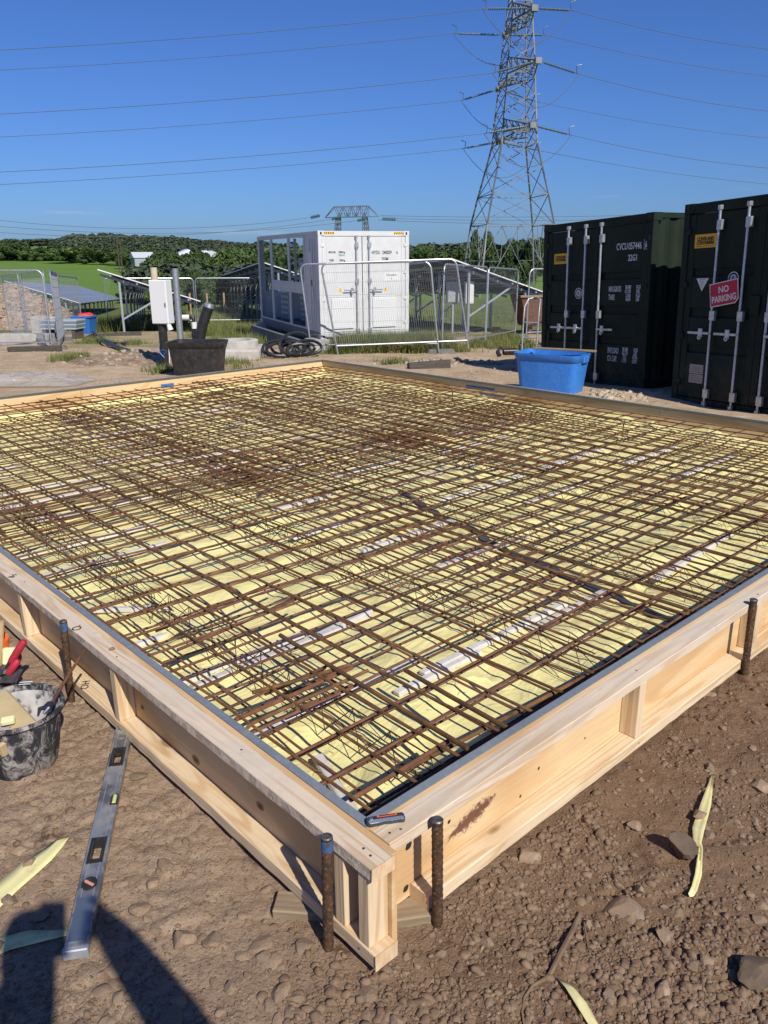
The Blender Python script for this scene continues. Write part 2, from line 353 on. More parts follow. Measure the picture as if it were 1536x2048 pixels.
M['letter_white'] = mat('white lettering', (.75, .76, .76), (.60, .61, .61), sc=40, rough=.6)
M['letter_black'] = mat('black lettering', (.02, .02, .02), rough=.6)
M['letter_teal'] = mat('faded teal lettering', (.10, .30, .30), rough=.6)
M['sticker_yellow'] = mat('yellow sticker', (.80, .47, .02), (.74, .43, .02), sc=9, rough=.5)
M['sign_red'] = mat('red sign', (.52, .015, .05), (.47, .015, .045), sc=6, rough=.45)
M['plate'] = mat('data plate', (.40, .36, .32), (.30, .27, .24), sc=40, rough=.5)
M['glass'] = mat('pale window glass', (.30, .36, .40), rough=.08, spec=.8)
_g = NB('clear pane'); _g.b.inputs['Transmission Weight'].default_value = 1; _g.b.inputs['IOR'].default_value = 1.02; M['pane'] = _g.fin((.9, .95, .97), .03, 0, .5)
M['concrete'] = mat('concrete', (.46, .44, .41), (.36, .34, .31), sc=5, rough=.9, bump=.3)
M['concrete_dark'] = mat('rubber concrete foot', (.10, .10, .10), (.16, .15, .14), sc=9, rough=.9)
M['rust_panel'] = mat('rusty skip steel', (.16, .07, .045), (.11, .05, .035), sc=6, rough=.8)
M['pv'] = mat('solar glass', (.13, .135, .15), (.15, .155, .17), sc=2, rough=.3, spec=.35)
M['pv_back'] = mat('panel underside', (.055, .06, .065), rough=.6)
M['pv_frame'] = mat('panel frame', (.66, .67, .68), rough=.5, metal=.2)
M['post_wood'] = mat('fence post wood', (.36, .27, .16), (.28, .2, .12), sc=6, rough=.9)
M['beige_post'] = mat('beige post', (.55, .47, .33), (.48, .40, .28), sc=6, rough=.85)
# polythene
q = NB('clear polythene'); q.b.inputs['Alpha'].default_value = .38; q.bump(q.noise(q.map((1, 1, 1)), 7, 4, .5, 1.5), .8, .03); M['poly'] = q.fin((.50, .48, .46), .2, 0, .7)
# vegetation
def leafm(name, a, b, rnd=.25, sc=.6):
    q = NB(name); v = q.map((1, 1, 1)); cc = q.mix(q.rng(q.noise(v, sc, 3), .35, .65), a, b)
    cc = q.mix(1.0, cc, q.mix(q.rand(), (1 - rnd,) * 3, (1 + rnd, 1 + rnd, 1 + rnd * .6)), 'MULTIPLY')
    return q.fin(cc, .6, 0, .25)
M['leaf_dark'] = leafm('dark tree leaves', (.030, .055, .016), (.052, .088, .024))
M['leaf_mid'] = leafm('mid green leaves', (.042, .075, .020), (.075, .115, .032))
M['leaf_wood'] = leafm('hazed wood canopy', (.048, .068, .040), (.070, .095, .052), 0, .05)  # paler, bluer greens: distance haze is mixed into the leaf colour
M['bark'] = mat('bark', (.09, .07, .05), (.06, .045, .035), sc=4, rough=.95)
M['grass'] = mat('grass blades', (.085, .125, .03), (.15, .155, .05), sc=1.2, rough=.7, spec=.2, c3=(.26, .22, .10), sc3=3, f3=.6)
# ground
q = NB('ground'); v = q.map((1, 1, 1)); at = q.n('ShaderNodeVertexColor', layer_name='zone'); sep = q.n('ShaderNodeSeparateColor'); q.l(at.outputs[0], sep.inputs[0])
n1 = q.noise(v, .9, 6, .6); n2 = q.noise(v, 14, 10, .74); n3 = q.noise(v, 85, 8, .75)
soil = q.mix(q.rng(n1, .35, .65), (.33, .235, .160), (.23, .157, .104))
soil = q.mix(q.rng(n2, .40, .66), soil, (.36, .265, .185)); soil = q.mix(q.rng(n3, .52, .64, 0, .6), soil, (.165, .108, .072))
fr_ = q.n('ShaderNodeAttribute', attribute_name='fresh'); soil = q.mix(fr_.outputs['Fac'], soil, q.mix(1.0, soil, (.62, .54, .48), 'MULTIPLY'))
vor = q.n('ShaderNodeTexVoronoi', feature='DISTANCE_TO_EDGE'); vor.inputs['Scale'].default_value = 26; wv = q.n('ShaderNodeVectorMath', operation='ADD'); wn = q.n('ShaderNodeTexNoise'); wn.inputs['Scale'].default_value = 18; wn.inputs['Detail'].default_value = 4; q.l(v, wn.inputs['Vector']); ws = q.n('ShaderNodeVectorMath', operation='SCALE'); ws.inputs['Scale'].default_value = .035; q.l(wn.outputs['Color'], ws.inputs[0]); q.l(v, wv.inputs[0]); q.l(ws.outputs[0], wv.inputs[1]); q.l(wv.outputs[0], vor.inputs['Vector'])
crk = q.rng(vor.outputs['Distance'], 0, .09)
vo2 = q.n('ShaderNodeTexVoronoi'); vo2.inputs['Scale'].default_value = 95; q.l(wv.outputs[0], vo2.inputs['Vector']); grit = q.rng(vo2.outputs['Distance'], .55, .1)
damp = q.noise(v, 4.2, 5, .6, .4); soil = q.mix(q.rng(damp, .62, .68, 0, .8), soil, (.10, .055, .036))
tan = q.mix(q.rng(q.noise(v, 1.6, 8, .65), .38, .62), (.48, .36, .235), (.34, .235, .145)); tan = q.mix(q.rng(q.noise(v, 7, 8, .7), .5, .66, 0, .7), tan, (.54, .46, .36))
gr = q.mix(q.rng(q.noise(v, 1.1, 6), .35, .65), (.085, .125, .034), (.135, .155, .05)); gr = q.mix(q.rng(q.noise(v, .45, 6), .56, .70, 0, .7), gr, (.27, .21, .11))
fm = q.map((.012, .05, 1)); fld = q.mix(q.rng(q.noise(fm, 1.0, 5), .3, .7), (.105, .185, .030), (.135, .215, .040)); fld = q.mix(q.rng(q.noise(q.map((.02, .3, 1)), 1.0, 3), .45, .62, 0, .4), fld, (.085, .155, .025))
cc = q.mix(sep.outputs[0], soil, tan); cc = q.mix(sep.outputs[1], cc, gr); cc = q.mix(sep.outputs[2], cc, fld)
hh_ = q.math('ADD', q.math('MULTIPLY', n2, .9), q.math('MULTIPLY', n3, .7)); hh_ = q.math('ADD', hh_, q.math('MULTIPLY', crk, q.rng(n1, .46, .60, .0, .32))); hh_ = q.math('ADD', hh_, q.math('MULTIPLY', grit, .16)); q.bump(hh_, .75, .012)
M['ground'] = q.fin(cc, .95, 0, .15)
M['mound'] = mat('spoil heap soil', (.34, .245, .165), (.18, .12, .08), sc=4, rough=.95, bump=.8, bsc=8, bd=.1, c3=(.42, .35, .27), sc3=6)
# ------------------------------------------------------------------ form frame (needed by the ground too)
FAZ = R(42.72); FN = Vector((-.0539, 1.6762, 0)); FW, FLn, FTOP = 5.92, 7.58, .33     # inner width (local x), length (local y), top
FM = Matrix.Translation(FN) @ Matrix.Rotation(FAZ, 4, 'Z'); FMI = FM.inverted()
def fl(px, py, z): return FMI @ at_z(px, py, z)
# ------------------------------------------------------------------ ground: one sheet out to the horizon
def axis(segs):
    out = []
    for a, b, st in segs: out += list(np.arange(a, b - st * .5, st))
    return np.array(out + [segs[-1][1]])
def grow(a, b, st, k):
    out = [a]
    while out[-1] < b: out.append(out[-1] + st); st *= k
    return out
gx = np.array(sorted(set([-v for v in grow(2.1, 1500, .03, 1.13)] + list(np.arange(-2.09, 2.4, .0095)) + grow(2.41, 1500, .03, 1.13))))
gy = np.array(sorted(set([1.15 - v for v in grow(.02, 60, .05, 1.3)] + list(np.arange(1.15, 3.75, .0095)) + grow(3.76, 1900, .02, 1.045))))
X, Y = np.meshgrid(gx, gy); Z = G(X, Y)
near = 1 - sst(3.6, 6, np.hypot(X, Y - 2) - .6)
def near_detail(X, Y):
    f1, f2, idv = worley(X * 17 + fbm(X * 9, Y * 9, 2, 5) * 1.2, Y * 17, 3); g1, g2, gid = worley(X * 9, Y * 9 + fbm(X * 5, Y * 5, 2, 9), 8); h1, h2, hid = worley(X * 48, Y * 48, 13)
    patch = sst(.42, .60, fbm(X * 1.7 + 3, Y * 1.7, 3, 21)); right = sst(-.4, .6, X)
    clod = np.clip(1 - f1 * 1.2, 0, 1) ** .35 * (idv > .35) * (.35 + .65 * idv)
    big = np.clip(1 - g1 * 1.35, 0, 1) ** .45 * (gid > .62) * gid
    crack = np.clip((.26 - (f2 - f1)) / .26, 0, 1)
    fine = np.clip(1 - h1 * 1.2, 0, 1) ** .4 * (hid > .45) * (.4 + .6 * hid)
    d = .030 * (fbm(X * 1.3, Y * 1.3, 3, 2) - .45) + .012 * (fbm(X * 7, Y * 7, 4, 6) - .45)
    d = d + .009 * clod * (.35 + .65 * patch) + .014 * big * (.3 + .7 * np.maximum(patch, right)) - .007 * crack * (.15 + .85 * patch) + .006 * fine * (.15 + .85 * right * (.4 + .6 * patch))
    return d
Z = Z + np.where(near > .01, near_detail(X, Y) * near, 0)
mid = sst(6, 9, Y) * (1 - sst(45, 80, Y)) * (1 - sst(40, 60, np.abs(X)))
Z = Z + mid * (.10 * (fbm(X * .7, Y * .7, 4, 31) - .47) + .05 * (fbm(X * 3, Y * 3, 3, 35) - .45))
# keep the ground under the formwork rails and below the slab
LX = (X - FN.x) * math.cos(FAZ) + (Y - FN.y) * math.sin(FAZ); LY = -(X - FN.x) * math.sin(FAZ) + (Y - FN.y) * math.cos(FAZ)
inside = (LX > -.14) & (LX < FW + .1) & (LY > -.14) & (LY < FLn + .1)
Z = np.where(inside, np.minimum(Z, .012 + 0 * Z), Z)
ny, nx = X.shape; V = np.stack([X.ravel(), Y.ravel(), Z.ravel()], 1)
ii = (np.arange(ny - 1)[:, None] * nx + np.arange(nx - 1)[None, :]).ravel(); F = np.stack([ii, ii + 1, ii + nx + 1, ii + nx], 1)
me = npmesh('ground', V, F, M['ground']); me.polygons.foreach_set('use_smooth', np.ones(len(F), bool))
n_a = fbm(X * .35, Y * .35, 4, 41); n_b = fbm(X * 1.1, Y * 1.1, 4, 47)
tan = sst(5.5, 9, Y + (n_b - .5) * 2)
gl = sst(20.5, 23.5, Y + (n_a - .45) * 9 + np.where(X < -9, -7, 0) + np.where((X > 2) & (X < 6), -4.5, 0) + np.where((X > -2.6) & (X < 2.0), 3.0, 0))
gl = gl * (1 - .75 * sst(.52, .60, n_a) * (1 - sst(30, 40, Y)))
fz = sst(88, 100, Y)
zc = np.zeros((ny * nx, 4), np.float32); zc[:, 0] = tan.ravel(); zc[:, 1] = gl.ravel(); zc[:, 2] = fz.ravel(); zc[:, 3] = 1
ca = me.color_attributes.new('zone', 'FLOAT_COLOR', 'POINT'); ca.data.foreach_set('color', zc.ravel())
fa = me.attributes.new('fresh', 'FLOAT', 'POINT'); fa.data.foreach_set('value', (sst(-.55, .55, X + (n_b - .5) * 1.2) * (1 - sst(4, 7, Y))).astype(np.float32).ravel())
tag(link('ground', me), kind='structure')
_zi = {}
def gz(x, y):
    """height of the built ground sheet at a point"""
    i = min(max(np.searchsorted(gx, x) - 1, 0), nx - 2); j = min(max(np.searchsorted(gy, y) - 1, 0), ny - 2)
    a = (x - gx[i]) / (gx[i + 1] - gx[i]); b = (y - gy[j]) / (gy[j + 1] - gy[j])
    return float((Z[j, i] * (1 - a) + Z[j, i + 1] * a) * (1 - b) + (Z[j + 1, i] * (1 - a) + Z[j + 1, i + 1] * a) * b)
def gn(px, py):
    p = gp(px, py); return Vector((p.x, p.y, gz(p.x, p.y)))
# ------------------------------------------------------------------ timber formwork
fw = empty('timber_formwork', M=FM, label='square pine and plywood formwork box around the rebar slab', cat='formwork')
RAIL = .070; PLY = .018; RB0, RB1, RT0 = .030, .073, .293
xo = -PLY - RAIL
def fbox(name, m, x0, x1, y0, y1, z0, z1, bevel=.0025):
    return MB().box(x0, x1, y0, y1, z0, z1).build(name, m, fw, bevel=bevel)
def wbox(name, axis, x0, x1, y0, y1, z0, z1, kind='pine', seed=0, bevel=.0025, mats=None):
    """a length of timber with slightly uneven, chipped arrises and its end grain"""
    mb = MB(); L = (x1 - x0, y1 - y0, z1 - z0)[axis]; n = max(2, int(L / .06)); pr = random.Random(seed)
    vs = []; fs = []
    for i in range(n + 1):
        t = i / n; jj = lambda s=.0012: pr.uniform(-s, s)
        if axis == 1: c4 = [(x0 + jj(), y0 + L * t, z0 + jj()), (x1 + jj(.0006), y0 + L * t, z0 + jj()), (x1 + jj(.0006), y0 + L * t, z1 + jj(.0008)), (x0 + jj(), y0 + L * t, z1 + jj(.0008))]
        else: c4 = [(x0 + L * t, y1 + jj(.0006), z0 + jj()), (x0 + L * t, y0 + jj(), z0 + jj()), (x0 + L * t, y0 + jj(), z1 + jj(.0008)), (x0 + L * t, y1 + jj(.0006), z1 + jj(.0008))]
        vs += c4
    for i in range(n):
        for k in range(4): fs.append((i * 4 + k, i * 4 + (k + 1) % 4, i * 4 + 4 + (k + 1) % 4, i * 4 + 4 + k))
    mb.add(vs, fs)
    if mats:
        mb.mi = []
        for i in range(n):
            for k in range(4): mb.mi.append(2 if k == 3 and axis == 1 else 0)
    mb.cur = 1; mb.add(vs[:4], [(0, 1, 2, 3)]); mb.add(vs[-4:], [(3, 2, 1, 0)])
    o = mb.build(name, [M[kind + '_' + 'xyz'[axis]], M['endgrain']] + ([mats] if mats else []), fw, bevel=bevel)
    return o
# side along the camera's left (local x < 0)
wbox('top_rail', 1, xo, -PLY, -.125, 3.55, RT0, FTOP, 'rail', 1, mats=M['muddy_edge']); wbox('top_rail', 1, xo, -PLY, 3.555, FLn + .09, RT0, FTOP, 'rail', 2, mats=M['muddy_edge'])
wbox('bottom_rail', 1, xo, -PLY, -.135, 3.9, RB0, RB1, 'pine', 3); wbox('bottom_rail', 1, xo, -PLY, 3.905, FLn + .09, RB0 - .3, RB1, 'pine', 4)
o = fbox('plywood_panel', M['ply_y'], -PLY, -.0002, -.118, 2.44, RB0, FTOP - .001, .001); fbox('plywood_panel', M['ply_y'], -PLY, -.0002, 2.443, 4.88, RB0, FTOP - .001, .001); fbox('plywood_panel', M['ply_y'], -PLY, -.0002, 4.883, FLn + .018, -.42, FTOP - .001, .001)
for yy in (-.105, -.012, 1.285, 2.235, 3.2, 4.15, 5.1, 6.05, 7.0): fbox('stud', M['pine_z'], xo + .004, -PLY - .0006, yy, yy + .040, RB1 + .0006, RT0 - .0006)
# side along the camera's right (local y < 0)
wbox('top_rail', 0, .0006, 3.0, xo, -PLY, RT0, FTOP, 'rail', 5); wbox('top_rail', 0, 3.004, FW + .09, xo, -PLY, RT0, FTOP, 'rail', 6)
wbox('bottom_rail', 0, .142, 2.06, xo - .002, -PLY, RB0, RB1, 'pine', 7); wbox('bottom_rail', 0, 2.10, FW + .09, xo, -PLY, RB0, RB1, 'pine', 8)
fbox('plywood_panel', M['ply_x'], .0006, 2.44, -PLY, -.0002, RB0, FTOP - .001, .001); fbox('plywood_panel', M['ply_x'], 2.443, 4.88, -PLY, -.0002, RB0, FTOP - .001, .001); fbox('plywood_panel', M['ply_x'], 4.883, FW + .018, -PLY, -.0002, RB0, FTOP - .001, .001)
for xx in (.002, 1.205, 2.16, 3.15, 4.1, 5.05): fbox('stud', M['pine_z'], xx, xx + .042 if xx > .1 else xx + .014, xo + .003, -PLY - .0006, RB1 + .0006 if xx > .1 else RB0 + .003, RT0 - .0006)
# far sides: inner faces show
fbox('plywood_panel', M['ply_x'], .0005, 2.44, FLn + .0002, FLn + PLY, -.42, FTOP - .001, .001); fbox('plywood_panel', M['ply_x'], 2.443, 4.88, FLn + .0002, FLn + PLY, -.42, FTOP - .001, .001); fbox('plywood_panel', M['ply_x'], 4.883, FW, FLn + .0002, FLn + PLY, -.42, FTOP - .001, .001)
fbox('plywood_panel', M['ply_y'], FW + .0002, FW + PLY, .0005, 2.44, -.42, FTOP - .001, .001); fbox('plywood_panel', M['ply_y'], FW + .0002, FW + PLY, 2.443, 4.88, -.42, FTOP - .001, .001); fbox('plywood_panel', M['ply_y'], FW + .0002, FW + PLY, 4.883, FLn + .018, -.42, FTOP - .001, .001)
wbox('top_rail', 0, .0, FW + .09, FLn + PLY + .0006, FLn + PLY + RAIL, RT0 - .07, FTOP - .07, 'rail', 9); wbox('top_rail', 1, FW + PLY + .0006, FW + PLY + RAIL, 0, FLn, RT0 - .07, FTOP - .07, 'rail', 10)
for k in range(9): fbox('stud', M['pine_z'], .3 + k * .66, .34 + k * .66, FLn + PLY + .0006, FLn + PLY + RAIL - .004, -.4, RT0 - .0712)
for k in range(11): fbox('stud', M['pine_z'], FW + PLY + .0006, FW + PLY + RAIL - .004, .3 + k * .68, .34 + k * .68, -.4, RT0 - .0712)
# chamfer fillets round the inner top edge
def chamfer(a, b, inn, mit0, mit1):
    a = Vector(a); b = Vector(b); n = Vector(inn); t = (b - a).normalized(); w_ = .026; vs = []
    for P, s in ((a, mit0), (b, -mit1)):
        vs += [P + Vector((0, 0, FTOP + .0005)), P + n * w_ + t * s * w_ + Vector((0, 0, FTOP + .0005)), P + n * (w_) + t * s * w_ + Vector((0, 0, FTOP - .003)), P + n * .001 + Vector((0, 0, FTOP - .030))]
    MB().add(vs, [(0, 1, 2, 3), (7, 6, 5, 4), (0, 4, 5, 1), (1, 5, 6, 2), (2, 6, 7, 3), (3, 7, 4, 0)]).build('chamfer_strip', M['chamfer'], fw)
chamfer((.0005, 0, 0), (.0005, 3.2, 0), (1, 0, 0), 1, 0); chamfer((.0005, 3.203, 0), (.0005, FLn, 0), (1, 0, 0), 0, 1)
chamfer((0, .0005, 0), (2.9, .0005, 0), (0, 1, 0), 1, 0); chamfer((2.903, .0005, 0), (FW, .0005, 0), (0, 1, 0), 0, 1)
chamfer((0, FLn - .0005, 0), (FW, FLn - .0005, 0), (0, -1, 0), 1, 1); chamfer((FW - .0005, 0, 0), (FW - .0005, FLn, 0), (-1, 0, 0), 1, 1)
M['knot_light'] = mat('knot ring', (.40, .22, .10), (.30, .15, .07), sc=40, rough=.8); M['knot_dark'] = mat('knot heart', (.20, .09, .04), (.14, .06, .03), sc=40, rough=.8)
# nails, pencilled marks, the red stain
def nail(x, y, z, ax):
    Mx = Matrix.Translation((x, y, z)) @ (Matrix() if ax == 2 else Matrix.Rotation(R(90), 4, 'Y' if ax == 0 else 'X'))
    MB().lathe([(.0001, .0016), (.0034, .0016), (.0036, 0)], 8, Mx).build('nail_head', M['steel_tool'], fw)
for yy in (-.055, -.085, .5, 1.30, 2.26): nail(-.05 + random.uniform(-.012, .012), yy, FTOP, 2)
for xx in (.03, .06, 1.22, 2.18): nail(xx, -.05 + random.uniform(-.02, .01), FTOP, 2)
for (yy, zz) in ((-.085, .165), (-.08, .215)): nail(-PLY - .0012, yy, zz, 0)
nail(xo - .0012, -.07, .052, 0); nail(xo - .0012, 1.30, .05, 0); nail(1.225, xo - .001, .05, 1)
RotL = Matrix.Rotation(R(-90), 4, 'Z')   # writing that reads from the camera's left
def mark(s, px, py, z, size, rot, bold=.0006): p = fl(px, py, z); text('pencil_mark', s, size, M['ink'], fw, p.x, p.y, z + .001, rot=Matrix.Rotation(rot, 4, 'Z'), depth=.0003, bold=bold)
mark('IH·', 26, 1156, FTOP, .040, R(40), .0004); mark('O·', 157, 1262, FTOP, .05, R(42), .0004)
mark('OH', 176, 1378, RB1, .045, R(60), .0002)
# oval maker's stamp on the end panel
mb = MB(); cy, cz = -.045, .205
ring = [(math.cos(a) * .016, math.sin(a) * .026) for a in np.linspace(0, 2 * math.pi, 25)[:-1]]
mb.add([(-PLY - .0012, cy + a * s, cz + b * s) for s in (1, .80) for a, b in ring], [(k, (k + 1) % 24, 24 + (k + 1) % 24, 24 + k) for k in range(24)]).build('stamp', M['ink'], fw)
text('stamp_letter', 'M', .026, M['ink'], fw, -PLY - .0012, cy + .010, cz - .009, rot=Matrix.Rotation(R(-90), 4, 'Z') @ Matrix.Rotation(R(90), 4, 'X'), depth=.0002, bold=.0008)
for (xx, zz, r_) in ((.137, .203, .014), (.127, .066, .012), (.298, .190, .007), (.72, .158, .006), (.63, .10, .0055), (.98, .15, .004)): MB().prism([(math.cos(a) * r_ * (.75 + .3 * math.sin(2 * a + 1)), math.sin(a) * r_ * .8) for a in np.linspace(0, 6.28, 12)[:-1]], 0, .0006, Matrix.Translation((xx, -PLY - .0012, zz)) @ Matrix.Rotation(R(90), 4, 'X') @ Matrix.Rotation(.6, 4, 'Z')).build('knot_hole', M['ink'], fw)
for (px_, py_, r_) in ((392, 1520, .020), (520, 1612, .017), (285, 1415, .012)):
    d = ray(px_, py_); oL = FMI @ CC; dl = FMI.to_3x3() @ d; p = oL + dl * ((-PLY - oL.x) / dl.x)
    for rr_, mk in ((r_, 'knot_light'), (r_ * .55, 'knot_dark')): MB().prism([(math.cos(a) * rr_ * 1.25, math.sin(a) * rr_ * .8) for a in np.linspace(0, 6.28, 15)[:-1]], 0, .0004 if mk == 'knot_light' else .0008, Matrix.Translation((-PLY - .0006, p.y, p.z)) @ Matrix.Rotation(R(-90), 4, 'Z') @ Matrix.Rotation(R(90), 4, 'X')).build('wood_knot', M[mk], fw)
# pebble on the rail
def stone_mesh(name, sx, sy, sz, m, sub=2, seed=0, rough=.28, flat=0):
    bm = bmesh.new(); bmesh.ops.create_icosphere(bm, subdivisions=sub, radius=1)
    off = Vector((seed * 3.1, seed * 1.7, seed * .9))
    pl = [Vector((random.Random(seed * 7 + k).uniform(-1, 1), random.Random(seed * 9 + k + 50).uniform(-1, 1), random.Random(seed * 5 + k + 90).uniform(-.6, 1))).normalized() for k in range(9)]
    for v in bm.verts:
        p = v.co.copy(); p *= 1 + rough * mnoise.noise(p * 1.3 + off) + rough * .35 * mnoise.noise(p * 3.7 + off)
        for n_ in pl:
            d = p.dot(n_)
            if d > .61: p -= n_ * (d - .61) * .95
        v.co = (p.x * sx, p.y * sy, p.z * sz)
    me = bpy.data.meshes.new(name); bm.to_mesh(me); bm.free(); me.materials.append(m); return me
p = at_z(225, 1300, FTOP); o = link('pebble', stone_mesh('pebble', .013, .012, .008, M['stone'], 2, 3)); o.location = (p.x, p.y, FTOP + .006); tag(o, 'small round brown pebble lying on top of the left formwork rail', 'pebble')
# packers under the rails
def packer(px, py, sx, sy, sz, rz, label):
    p = at_z(px, py, 0); o = MB().box(-sx / 2, sx / 2, -sy / 2, sy / 2, 0, sz).build('timber_packer', M['old_wood'], bevel=.003); o.location = (p.x, p.y, -.012); o.rotation_euler = (0, 0, rz); return tag(o, label, 'timber block')
packer(622, 1822, .20, .075, .040, R(-6), 'weathered timber packer under the left formwork side beside the blue-topped stake')
packer(812, 1832, .17, .075, .040, R(10), 'weathered timber packer under the front formwork corner beside the right stake')
# rebar stakes
def stake(px, py, top, rad, label, paint=False, lean=(0, 0), ribs='spiral', tx=None):
    b = at_z(px, py, 0); e = empty('rebar_stake', (b.x, b.y, 0), label=label, cat='stake'); H = top + .15
    n, m_ = 14, int(H / .0045); vs = []; fs = []
    for i in range(m_ + 1):
        z = -.15 + H * i / m_
        for k in range(n):
            a = 2 * math.pi * k / n; ph = (z / .021 + (k / n if ribs == 'spiral' else (abs((k / n * 2) % 1 - .5)))) % 1
            rr = rad * (1 + (.085 if ph < .30 else 0)); vs.append((rr * math.cos(a) + lean[0] * (z), rr * math.sin(a) + lean[1] * z, z))
    for i in range(m_):
        for k in range(n): k2 = (k + 1) % n; fs.append((i * n + k, i * n + k2, (i + 1) * n + k2, (i + 1) * n + k))
    MB().add(vs, fs).build('shaft', M['stake'], e, smooth=True)
    T = Matrix.Translation((lean[0] * top, lean[1] * top, top))
    MB().lathe([(rad * 1.0, -.002), (rad * 1.08, .001), (rad * 1.12, .004), (rad * .9, .007), (.0005, .0075)], 14, T).build('hammered_head', M['stake_head'], e, smooth=True)
    if paint: MB().lathe([(rad * 1.14, -.036), (rad * 1.145, -.002)], 16, T).build('paint_band', M['blue_paint'], e, smooth=True)
    return e
stake(657, 1900, .345, .0135, 'leaning rusty rebar stake with blue painted top by the left formwork corner', True, (.015, .03))
stake(875, 1848, .335, .0145, 'dark twisted rebar stake with hammered head at the right of the front corner', False, (-.015, .0), 'v')
stake(144, 1405, .355, .0130, 'rusty rebar stake with blue tip beside the left formwork rail near the bucket', True, (.02, .03))
stake(1488, 1352, .350, .0145, 'black ribbed rebar stake against the right formwork side near the edge of view', False, (-.015, .01), 'v')
# folding knife on the corner
kp = at_z(737, 1650, FTOP); kq = at_z(806, 1640, FTOP); kd = (kq - kp); kn = empty('folding_knife', ((kp + kq) / 2), math.atan2(kd.y, kd.x), label='grey folding utility knife with red stripe on the front corner of the formwork', cat='knife'); kn.location.z = FTOP + .0015
L = .050
prof = [(-L, -.008), (-L + .006, -.014), (-.02, -.013), (-.005, -.010), (.012, -.012), (.03, -.011), (L - .004, -.013), (L, -.006), (L - .001, .010), (L - .006, .014), (-.02, .0135), (-L + .006, .013), (-L, .006)]
MB().prism(prof, 0, .014).build('handle', mat('knife grey', (.055, .07, .095), (.09, .105, .13), sc=60, rough=.35, metal=.6), kn, bevel=.002)
MB().prism([(x * .93, y * .45 - .009) for x, y in prof], .0145, .0155).build('grip_edge', M['rod'], kn)
MB().box(-.022, .030, .0045, .0095, .0142, .0158).build('red_stripe', M['orange_plastic'], kn); MB().box(-.016, .026, .0055, .0085, .0150, .0163).build('slot', M['black_paint'], kn)
MB().lathe([(.0042, .014), (.0042, .0162), (.0001, .0162)], 12, Matrix.Translation((-.038, 0, 0))).build('pivot_screw', M['rod'], kn)
MB().lathe([(.002, .0162), (.002, .0166), (.0001, .0166)], 8, Matrix.Translation((-.038, 0, 0))).build('pivot_socket', M['black_paint'], kn)
# ------------------------------------------------------------------ membrane and what lies in the form
ux = np.linspace(.0015, FW - .0015, 150); uy = np.linspace(.0015, FLn - .0015, 190); A, B = np.meshgrid(ux, uy)
rid = 1 - np.abs(2 * fbm(A * 1.6 + fbm(A * 2, B * 2, 3, 61), B * 2.4, 3, 60) - 1); rid2 = 1 - np.abs(2 * fbm(A * 5 + 9, B * 4 + fbm(A * 3, B * 3, 2, 66), 3, 63) - 1)
Zm = .046 + .045 * (fbm(A * 1.4, B * 1.4, 2, 64) - .5) + .050 * np.clip(rid - .72, 0, 1) * 2.4 + .020 * np.clip(rid2 - .80, 0, 1) * 4
up = lambda d, h, w_: h * np.clip(1 - d / w_, 0, 1) ** 1.3
wav = .6 + .8 * fbm(A * 5, B * 5, 2, 70)
Zm = Zm + up(FW - A, .12, .16) * wav + up(FLn - B, .085, .12) * wav + up(A, .03, .08) + up(B, .05, .10) * wav
Vm = np.stack([A.ravel(), B.ravel(), Zm.ravel()], 1); n2, n1 = A.shape; ii = (np.arange(n2 - 1)[:, None] * n1 + np.arange(n1 - 1)[None, :]).ravel()
me = npmesh('membrane_sheet', Vm, np.stack([ii, ii + 1, ii + n1 + 1, ii + n1], 1), M['membrane']); me.polygons.foreach_set('use_smooth', np.ones(len(ii), bool))
o = link('membrane_sheet', me); o.matrix_world = FM; tag(o, 'wrinkled pale yellow plastic membrane lining the floor of the formwork', 'membrane')
def mz(x, y):
    i = min(max(int(x / FW * 149), 0), 148); j = min(max(int(y / FLn * 189), 0), 188); return float(Zm[j:j + 2, i:i + 2].max())
# white spacer bars
sp_mesh = []
for k in range(3):
    Ls = (1.0, .8, .5)[k]; mb = MB(); mb.add([(-Ls / 2, -.023, 0), (-Ls / 2, .023, 0), (-Ls / 2, .017, .020), (-Ls / 2, -.017, .020), (Ls / 2, -.023, 0), (Ls / 2, .023, 0), (Ls / 2, .017, .020), (Ls / 2, -.017, .020)], [(0, 1, 2, 3), (7, 6, 5, 4), (0, 4, 5, 1), (1, 5, 6, 2), (2, 6, 7, 3), (3, 7, 4, 0)])
    sp_mesh.append(mb.mesh('spacer_bar', M['white_spacer'], bevel=.004))
def spacer(x, y, k, rz):
    e = link('spacer_bar', sp_mesh[k]); e.matrix_world = FM @ Matrix.Translation((x, y, mz(x, y) - .004)) @ Matrix.Rotation(rz, 4, 'Z')
    return tag(e, 'white fibre concrete spacer bar lying on yellow membrane under the rebar', 'spacer bar', 'white spacer bars under the rebar')
rs = random.Random(11)
fixed = [(585, 1430, 0, 0), (690, 1600, 2, 1.25), (440, 1325, 1, .0), (640, 1255, 0, .03), (545, 1300, 1, 0), (730, 1215, 1, .1), (880, 1340, 2, 0), (1000, 1270, 0, 0), (1100, 1225, 0, .02), (270, 1275, 2, 0), (240, 1215, 2, -.7), (205, 1120, 1, 0), (1390, 1110, 0, .05)]
occ = []
for px, py, k, rz in fixed:
    p = fl(px, py, .09); p.x = min(max(p.x, .06 + (.5 if k == 0 else .4 if k == 1 else .25) * abs(math.cos(rz))), FW - .6); spacer(p.x, max(p.y, .08), k, rz); occ.append((p.x, p.y))
yy = 1.5
